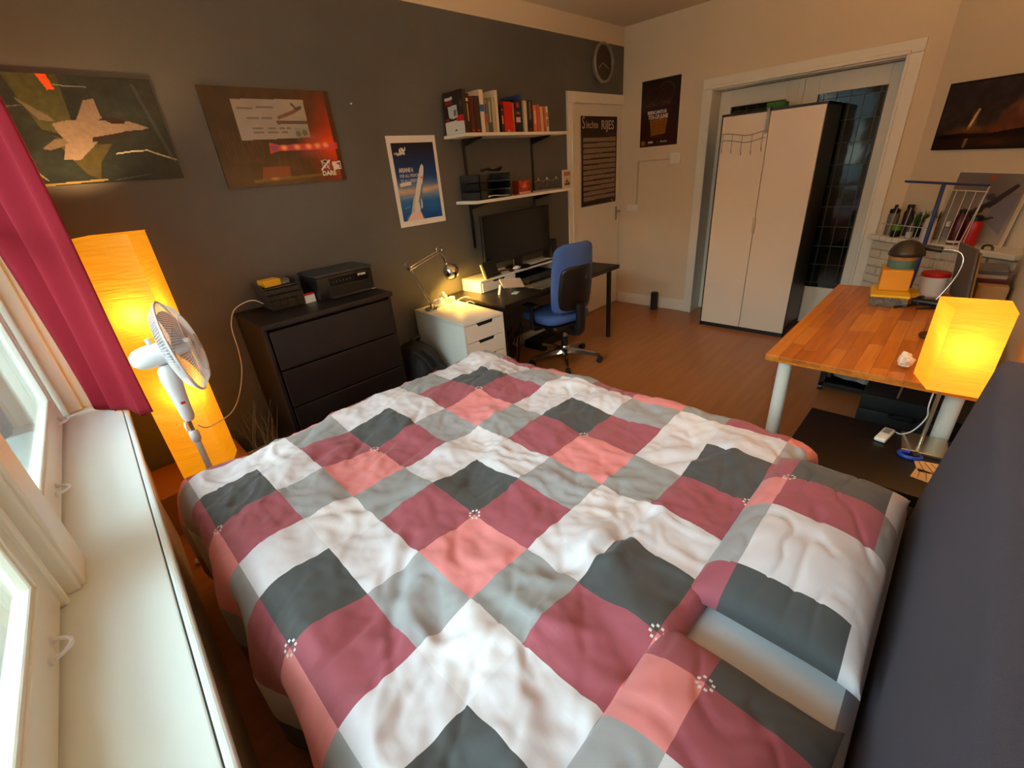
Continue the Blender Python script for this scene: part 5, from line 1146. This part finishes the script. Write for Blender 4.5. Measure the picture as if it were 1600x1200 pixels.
vess('lidded_jar', .170, .175, [(.030, 0), (.031, .01), (.031, .05), (0, .05)], BLKP, 'black jar with a bright green lid at the ledge front', 'jar', (('lid', [(.032, .05), (.034, .06), (.033, .088), (.028, .093), (0, .093)], GRN),))
def plant(s, off, lab, n, hgt, seed):
    r = empty('potted_plant', lab, 'plant', DP(s, off, ZM), 'small plants on the mantel ledge'); c = DP(s, off, ZM)
    B().lathe([(.034, 0), (.040, .06), (.043, .075), (.038, .075), (.036, .06), (0, .058)], c, 18).build('pot', M('dark_green_pot', (40, 48, 40), .5), r, True)
    rs = random.Random(seed); lf = M('dark_leaf', (52, 84, 30), .6, var=.3, ns=30); b_ = B()
    for k in range(n):
        a = rs.uniform(0, 6.28); l = rs.uniform(.5, 1) * hgt; sp2 = rs.uniform(.1, .55); d_ = V((math.cos(a), math.sin(a), 0)); base = c + V((0, 0, .06)) + d_ * .012; tip = base + d_ * l * sp2 + V((0, 0, l)); sd = d_.cross(ZA) * rs.uniform(.004, .008); mid = (base + tip) / 2 + V((0, 0, l * .08))
        v = [b_.bm.verts.new(x) for x in (base, mid - sd, tip, mid + sd)]; b_.bm.faces.new(v)
    o = b_.build('foliage', lf, r); o['kind'] = 'stuff'; return r
plant(.235, .08, 'leafy green plant behind the green lidded jar', 60, .13, 1); plant(.335, .08, 'taller tufted green plant left of the blue airer post', 80, .15, 2)
vess('glass_jar', .275, .165, [(.024, 0), (.025, .01), (.025, .085), (.018, .10), (.018, .11), (0, .11)], CLEAR, 'clear jar with white contents before the leafy plant', 'jar', (('contents', [(.0, .004), (.021, .004), (.021, .045), (0, .045)], PAPER),))
vess('squeeze_bottle', .395, .15, [(.036, 0), (.038, .01), (.038, .11), (.030, .15), (.014, .165), (.012, .18), (.006, .215), (0, .216)], M('milky_plastic', (206, 198, 196), .5), 'milky white squeeze bottle with a pointed nozzle', 'bottle')
vess('pump_bottle', .500, .12, [(.024, 0), (.026, .01), (.026, .09), (.012, .105), (.010, .125), (0, .127)], CLEAR, 'small clear bottle right of the blue airer post', 'bottle', (('cap', [(.013, .105), (.013, .135), (0, .14)], WHITE),))
vess('maroon_bottle', .595, .145, [(.040, 0), (.042, .012), (.042, .15), (.030, .185), (.020, .20), (.020, .215), (0, .215)], MAR, 'maroon metal drinking bottle on the ledge', 'bottle', (('base_band', [(.0421, .012), (.0425, .02), (.0421, .028)], WHITE), ('cap', [(.022, .20), (.022, .225), (0, .23)], BLKP)))
vess('red_bottle', .705, .165, [(.036, 0), (.038, .01), (.038, .155), (.034, .165), (0, .165)], RED, 'bright red drinking bottle with a dark cap at the right of the ledge', 'bottle', (('cap', [(.036, .165), (.034, .19), (.020, .20), (0, .20)], BLKP),))
o = B().tube(smooth([DP(.815, .185, .926), DP(.82, .185, .948), DP(.845, .185, .955), DP(.87, .185, .948), DP(.875, .185, .926)]), .007, 8).build('metal_clip', M('dark_bronze', (86, 76, 60), .4, .5), None, True); tag(o, 'small dark metal arch at the right end of the ledge', 'clip')
# aircraft poster leaning on the ledge
p7 = empty('leaning_aircraft_poster', 'faded poster of a dark propeller plane in flight leaning on the ledge', 'poster', DP(.72, .03, ZM))
rv = (DG + V((0, 0, -.03))).normalized(); uv_ = (V((0, 0, 1)) + DN * -.09); uv_ = (uv_ - rv * uv_.dot(rv)).normalized(); tl = DP(.372, .014, 1.375)
board(p7, 'poster_board', tl, rv, uv_, .462, .438, .006, WHITE)
im = Img(130, 96, (150, 140, 136)); im.grad(0, 1, (126, 116, 112), (176, 160, 150)).noise(.15, 26, 3); im.poly([(.55, .30), (.93, .25), (.90, .85), (.62, .66)], (112, 112, 140), .5).ell(.5, .2, .4, .2, (110, 100, 100), .4, .8)
im.poly([(.44, .50), (.60, .38), (.82, .15), (.86, .13), (.88, .17), (.70, .40), (.60, .52), (.48, .60), (.38, .64), (.30, .62)], (60, 50, 56)).ell(.58, .33, .06, .05, (70, 62, 70), .9).poly([(.36, .60), (.56, .66), (.72, .60), (.74, .62), (.56, .70), (.34, .68)], (54, 44, 50)).ell(.60, .55, .05, .07, (160, 140, 110), .8).poly([(.48, .02), (.54, .02), (.54, .10), (.48, .09)], (190, 80, 44)).put((im.x > .965).astype(float), (214, 192, 160))
picture('poster_print', im, V(tl) + rv * .004 - uv_ * .004, rv, uv_, .454, .430, p7)
# clothes airer folded against the ledge
ai = empty('clothes_airer', 'folded clothes airer with a blue T-shaped post and thin white wires', 'clothes airer', DP(.5, .30, .0)); AB = M('blue_enamel', (52, 62, 120), .4)
B().tube([DP(.254, .30, 1.333), DP(.811, .30, 1.318)], .008, 10).build('top_bar', AB, ai, True)
B().tube([DP(.536, .30, 1.322), DP(.53, .30, .75), DP(.50, .32, .05)], .0125, 12).build('post', AB, ai, True)
B().tube([DP(.30, .30, .02), DP(.74, .30, .02)], .011, 10).build('foot_bar', AB, ai, True)
b_ = B(); b_.tube([DP(.555, .285, 1.285), DP(.806, .285, 1.280)], .003, 6); b_.tube([DP(.806, .285, 1.31), DP(.70, .285, .70)], .003, 6)
for k in range(5): b_.tube([DP(.560 + .06 * k, .285, 1.284), DP(.535 + .05 * k, .285, .66)], .0022, 6)
b_.build('wire_wing', M('white_wire', (226, 218, 204), .4), ai, True)
b_ = B()
for k in range(6): b_.tube([DP(.165 + .055 * k, .27, 1.155 - .0 * k), DP(.135 + .055 * k, .27, .90)], .0022, 6)
b_.tube([DP(.13, .27, 1.03), DP(.50, .27, 1.03)], .003, 6); b_.build('wire_wing', M('dull_airer_wire', (190, 184, 170), .4), ai, True)
# ================================================================== WOODEN TABLE
tb = empty('wooden_table', 'oiled beech table with thick white round legs', 'table', (3.03, .18, 0))
top = B().bb(2.268, 3.792, -.194, .550, .7005, .712).build('tabletop', TABLEW, tb)
STV = [wood('beech_stave_%d' % k, c1, c2, .28, (1.2, 16, 16), 3) for k, (c1, c2) in enumerate((((172, 96, 26), (196, 116, 38)), ((186, 108, 34), (210, 130, 48)), ((158, 84, 22), (182, 104, 32)), ((198, 120, 42), (218, 142, 58)), ((166, 90, 28), (204, 118, 36))))]
rs = random.Random(11); NR = 13; wr_ = .755 / NR
for r_ in range(NR):
    x = 2.2625 - rs.uniform(0, .3)
    while x < 3.7975:
        l = rs.uniform(.28, .50); a, b2 = max(x, 2.2625), min(x + l, 3.7975); x += l
        if 3.7975 - x < .06: b2 = 3.7975; x = 9
        if b2 - a < .02: continue
        y0 = -.1995 + r_ * wr_
        B().bb(a + .0003, b2 - .0003, y0 + .0003, y0 + wr_ - .0003, .7122, .7300 + rs.uniform(-.0002, 0), .0006).build('stave', STV[rs.randrange(5)], top)
        if a < 2.27 or b2 > 3.79 or r_ in (0, NR - 1): pass
B().bb(2.2625, 2.268, -.1995, .5555, .7003, .712).build('edge_strip', STV[1], tb)
for x, y in ((2.345, .480), (2.425, -.140), (3.725, .485), (3.725, -.125)):
    B().cyl((x, y, 0), (x, y, .70), .031, seg=28).build('leg', LACQ, tb, True)
# organiser box with yellow lid, yellow box, tin
ob = empty('sorting_box', 'clear sorting box with a yellow lid at the far left of the wooden table', 'box', (3.42, .27, .73))
R_ = Matrix.Rotation(math.radians(8), 3, 'Z')
B().box((3.455, .245, .757), (.23, .175, .052), R_, .005).build('clear_tray', CLEAR, ob)
b_ = B(); rs = random.Random(2)
for k in range(30): b_.box((3.455 + rs.uniform(-.09, .09), .245 + rs.uniform(-.07, .07), .742 + rs.uniform(0, .02)), (.014, .010, .010), rs.uniform(0, 3), .001, 1)
o = b_.build('small_parts', STEEL, ob); o['kind'] = 'stuff'
B().box((3.455, .245, .792), (.24, .185, .016), R_, .005).build('lid', M('bright_yellow_lid', (228, 186, 30), .4), ob)
o = B().box((3.54, .245, .862), (.19, .145, .122), R_, .005).build('yellow_carton', M('ochre_carton', (222, 150, 30), .5, var=.05)); tag(o, 'ochre yellow carton standing on the clear sorting box', 'carton')
tn = empty('tin', 'low round tin with a teal band on the ochre carton', 'tin', (3.55, .25, .925)); B().lathe([(.066, 0), (.068, .004), (.068, .05), (0, .05)], (3.545, .235, .9235), 28).build('body', M('teal_band', (84, 124, 112), .5), tn, True)
B().lathe([(.069, .048), (.070, .052), (.070, .068), (0, .070)], (3.545, .235, .9235), 28).build('patterned_rim', M('orange_dotted_rim', (176, 122, 74), .5, var=.5, ns=40), tn, True)
gl = empty('gooseneck_lamp', 'gooseneck desk lamp, unlit, with a black dome shade and chrome neck', 'lamp', (3.50, .04, .73))
c0 = V((3.545, .225, 1.030)); b_ = B(); b_.lathe([(.088, -.032), (.084, -.012), (.070, .018), (.046, .040), (.020, .050), (0, .052)], c0, 32, cap=False); o = b_.build('dome_shade', M('bronze_black_shade', (48, 40, 32), .35), gl, True); o.modifiers.new('t', 'SOLIDIFY').thickness = .002
B().sph(c0 + V((0, 0, -.022)), .03, 14).build('bulb', PAPER, gl, True)
B().tube([c0 + V((.06, -.04, .008)), c0 + V((.04, -.15, -.004))], [.015, .017], 12).build('socket', MATS['bronze_black_shade'], gl, True)
B().tube(smooth([c0 + V((.04, -.15, -.004)), (3.575, .035, 1.03), (3.56, -.01, 1.012), (3.545, -.027, .96), (3.53, -.01, .86), (3.51, .035, .745)]), .005, 10).build('gooseneck', CHROME, gl, True)
B().lathe([(.078, 0), (.078, .012), (.06, .022), (.015, .028), (0, .028)], (3.51, .035, .7305), 28).build('base', MATS['bronze_black_shade'], gl, True)
bk = empty('bucket', 'white plastic tub with a red lid on the wooden table', 'tub', (3.70, .08, .73)); B().lathe([(.056, 0), (.060, .01), (.068, .118), (0, .118)], (3.735, .070, .7305), 30).build('body', LACQ, bk, True); B().lathe([(.071, .116), (.072, .131), (.066, .138), (0, .138)], (3.735, .070, .7305), 30).build('lid', RED, bk, True)
o = B().box((3.655, .150, .748), (.12, .05, .033), .3, .006).build('yellow_case', YEL); tag(o, 'yellow case lying between the ochre carton and the white tub', 'case')
# pliers and dark tools
for (pp, r_, lab, nm) in (([(3.33, .195, .738), (3.37, .15, .742), (3.42, .11, .745)], .007, 'dark pliers lying at the middle of the wooden table', 'pliers'), ([(3.45, .13, .752), (3.44, .07, .756), (3.43, .01, .752)], .017, 'dark cordless tool body lying in front of the gooseneck lamp', 'hand_tool'), ([(3.35, .10, .740), (3.37, .04, .742), (3.41, .00, .740)], .006, 'dark screwdriver beside the hand tool', 'screwdriver'), ([(3.52, .120, .744), (3.56, .105, .750), (3.60, .095, .744)], .011, 'black clamp beside the yellow case', 'clamp')):
    e_ = empty(nm, lab, nm.replace('_', ' '), pp[1]); B().tube(smooth(pp, 4), r_, 10).build('handle', BLKP, e_, True); B().tube([pp[-1], V(pp[-1]) * 2 - V(pp[-2])], [r_ * .8, r_ * .4], 8).build('tip', STEEL, e_, True)
tp = B(); tp.tube([V((2.87 + .035 * math.cos(2 * PI * k / 24), .0 + .035 * math.sin(2 * PI * k / 24), .742)) for k in range(24)], .011, 10, True); o = tp.build('tape_roll', M('dark_tape', (70, 42, 20), .4), None, True); tag(o, 'brown roll of tape on the wooden table behind the bedside lamp', 'tape')
# standing panel and stacked boxes at the back of the table
lp = empty('standing_panel', 'grey drawing panel standing upright near the end of the wooden table', 'panel', (3.72, -.07, .73))
b_ = B(); b_.box((3.68, -.045, .885), (.26, .012, .31), Matrix.Rotation(math.radians(18), 3, 'Z') @ Matrix.Rotation(-.10, 3, 'X'), .002); b_.build('panel', M('grey_brown_panel', (104, 92, 78), .6), lp)
b_ = B(); b_.box((3.685, -.062, .875), (.25, .010, .29), Matrix.Rotation(math.radians(18), 3, 'Z') @ Matrix.Rotation(-.10, 3, 'X'), .002); b_.build('backing', M('tan_backing', (140, 104, 52), .7), lp)
zz = 0.50
stk = (('game_box', .33, .16, .080, (84, 96, 92), 'slate green box at the bottom of the stack in the far corner', 'box', 0), ('game_box', .32, .16, .062, (70, 92, 88), 'dark teal box, second in the corner stack', 'box', 0), ('game_box', .31, .15, .024, (110, 30, 24), 'thin dark red box in the corner stack', 'box', 0), ('game_box', .30, .15, .022, (190, 170, 150), 'thin cream box in the corner stack', 'box', 0), ('game_box', .29, .14, .016, (96, 90, 98), 'thin grey purple box near the top of the corner stack', 'box', 0), ('magazine', .27, .14, .012, (120, 120, 124), 'grey magazine topping the corner stack', 'magazine', .05))
lowb = B().bb(3.87, 4.14, -.255, -.02, 0, .65, .004).build('side_cabinet', BLK); tag(lowb, 'low black cabinet in the corner beyond the wooden table', 'cabinet')
zz = .6505
for k, (nm, w, d_, h_, c_, lab, cat, rot) in enumerate(stk):
    o = B().box((0, 0, 0), (w * .75, w * .66, h_), 0, .002).build(nm, M('stack_cover_%d' % k, c_, .5, var=.1)); o.location = (4.0, -.145 + (.003 * (k % 2)), zz + h_ / 2); o.rotation_euler = (0, 0, rot); tag(o, lab, cat); zz += h_ + .0008
o = B().box((3.78, -.190, .768), (.08, .13, .075), .06, .003).build('tan_carton', M('tan_card', (190, 140, 84), .7)); tag(o, 'tan cardboard box at the end of the wooden table before the stack', 'carton')
# beneath the table
pl = empty('wheeled_crate', 'black wheeled crate holding a plastic bag beneath the wooden table', 'crate', (3.62, .36, 0))
b_ = B(); b_.bb(3.56, 3.90, .10, .50, .05, .065); b_.bb(3.56, 3.575, .10, .50, .05, .08); b_.bb(3.56, 3.575, .465, .50, .05, .27, .003); b_.bb(3.56, 3.575, .10, .12, .05, .27, .003); b_.bb(3.56, 3.575, .10, .50, .255, .275, .003); b_.bb(3.885, 3.90, .10, .50, .05, .275); b_.bb(3.56, 3.90, .485, .50, .05, .275); b_.bb(3.56, 3.90, .10, .115, .05, .275); b_.build('frame', BLKP, pl)
for x in (3.60, 3.86):
    for y in (.14, .49): B().cyl((x, y - .012, .025), (x, y + .012, .025), .025, seg=16).build('wheel', BLKP, pl, True)
crump((3.70, .29, .155), (.10, .15, .11), 21, M('grey_plastic_bag', (150, 146, 132), .35, var=.2, ns=20, bump=.8, bs=30), 'crumpled grey plastic bag inside the wheeled crate', 'plastic_bag', 'bag')
cs_ = empty('tool_case', 'flat black case on the floor below the wooden table', 'case', (3.3, .02, 0)); B().bb(3.20, 3.52, -.20, .215, .002, .12, .012).build('lower_shell', BLKF, cs_, True); B().bb(3.20, 3.52, -.20, .215, .124, .22, .012).build('upper_shell', BLKF, cs_, True)
B().tube(smooth([(3.197, .05, .12), (3.16, .05, .125), (3.16, -.05, .125), (3.197, -.05, .12)]), .008).build('carry_handle', BLKP, cs_, True)
o = B().bb(2.62, 2.95, -.245, -.165, .0, .44, .006).build('black_panel_box', BLKP); tag(o, 'upright black box against the wall right of the table leg', 'box')
o = B().tube(smooth([(2.37, .035, .60), (2.36, .03, .66), (2.355, .02, .70)]), .004).build('hanging_pen', STEEL, None, True); tag(o, 'thin metal rod hanging just below the table edge', 'rod')
# white cloth on the table behind the bedside lamp
crump((2.40, .048, .762), (.030, .026, .036), 31, M('white_tissue', (226, 214, 196), .9, bump=.4, bs=60), 'crumpled white tissue on the table edge beside the bedside lamp', 'tissue', 'tissue')
# ================================================================== BEDSIDE
ns_ = empty('side_table', 'low black-brown square side table between bed and wooden table', 'side table', (2.22, .08, 0))
B().bb(1.880, 2.380, -.215, .335, .40, .45, .002).build('tabletop', BLK, ns_)
for x in (1.907, 2.353):
    for y in (-.188, .308): B().bb(x - .025, x + .025, y - .025, y + .025, 0, .40, .001).build('leg', BLK, ns_)
bl = empty('bedside_lamp', 'rectangular paper table lamp glowing orange on the black side table', 'lamp', (2.28, -.09, .45))
sz0, sz1 = .738, 1.064
cn_ = [V((2.195, -.041, 0)), V((2.206, -.196, 0)), V((2.372, -.181, 0)), V((2.342, .012, 0))]
for k in range(4):
    p, q3 = cn_[k], cn_[(k + 1) % 4]; nn = (q3 - p).cross(ZA).normalized(); b_ = B()
    b_.grid(lambda u, v: p + (q3 - p) * u + V((0, 0, sz0 + (sz1 - sz0) * v)) + nn * .0012 * nz(u * 3 + k * 5, v * 14, 2) * min(1, min(u, 1 - u) * 8), 10, 50); b_.build('shade_side', SHADE2, bl, True, math.radians(80))
b_ = B(); b_.tube([p + V((0, 0, sz1)) for p in cn_], .0022, 6, True); b_.build('top_rim', SHADE2, bl, True)
b_ = B(); b_.box((2.272, -.098, .4575), (.165, .150, .013), .10, .003); b_.build('base', M('satin_steel_plate', (196, 184, 160), .25, .9), bl)
B().tube([(2.268, -.084, .462), (2.268, -.084, .85)], .0075, 12).build('stem', M('satin_steel_stem', (190, 182, 160), .3, .9), bl, True)
B().sph((2.268, -.090, .903), .027, 16).build('bulb', BULB, bl, True)
b_ = B(); b_.tube(smooth([(2.280, -.075, .83), (2.295, -.068, .70), (2.283, -.068, .63), (2.305, -.075, .57), (2.30, -.05, .50), (2.32, -.015, .458), (2.35, .02, .454)]), .0028, 6); b_.build('power_cord', CORD, bl, True)
lamp('bedside_light', (2.262, -.108, .913), LAMP_BED, .02, (1, .56, .16)); uplight((2.275, -.095, 1.055), LAMP_UP * 1.7, 135)
rc = empty('remote_control', 'small white remote control lying on the side table', 'remote control', (2.27, .035, .45)); RR = Matrix.Rotation(math.radians(-10), 3, 'Z')
B().box((2.268, .034, .4605), (.122, .041, .018), RR, .006, 3).build('body', LACQ, rc, True); B().box((2.292, .030, .4700), (.045, .026, .0015), RR, .0004).build('display', M('grey_display', (150, 150, 140), .3), rc)
wt_ = empty('coiled_strap', 'blue and black wristband lying at the lamp foot', 'wristband', (2.17, -.064, .45)); pts = [V((2.155 + .024 * math.cos(2 * PI * k / 24), -.063 + .034 * math.sin(2 * PI * k / 24), .459)) for k in range(24)]
B().tube(pts, .0085, 8, True).build('band', M('blue_rubber', (30, 60, 170), .4), wt_, True); B().box((2.163, -.078, .462), (.034, .026, .016), .4, .003).build('clasp', BLKP, wt_)
def note(c, w, d_, rot, lab, n):
    e_ = empty('printed_card', lab, 'card', c); R_ = Matrix.Rotation(rot, 3, 'Z'); B().box(c, (w, d_, .003), rot, .0005).build('card', M('kraft_card', (214, 170, 110), .7), e_)
    for k in range(n):
        a, b2 = R_ @ V((-w * .4, -d_ * .35 + k * d_ * .3, 0)), R_ @ V((w * .38, -d_ * .1 + k * d_ * .22, 0)); B().tube([V(c) + a + V((0, 0, .002)), V(c) + b2 + V((0, 0, .002))], .0014, 4).build('printed_line', M('brown_print', (120, 74, 34), .7), e_)
    return e_
note((2.105, -.130, .4525), .085, .085, .25, 'tan printed card nearer the lamp base on the side table', 3); note((2.035, -.128, .4525), .075, .085, -.15, 'tan printed card nearer the bed on the side table', 3)
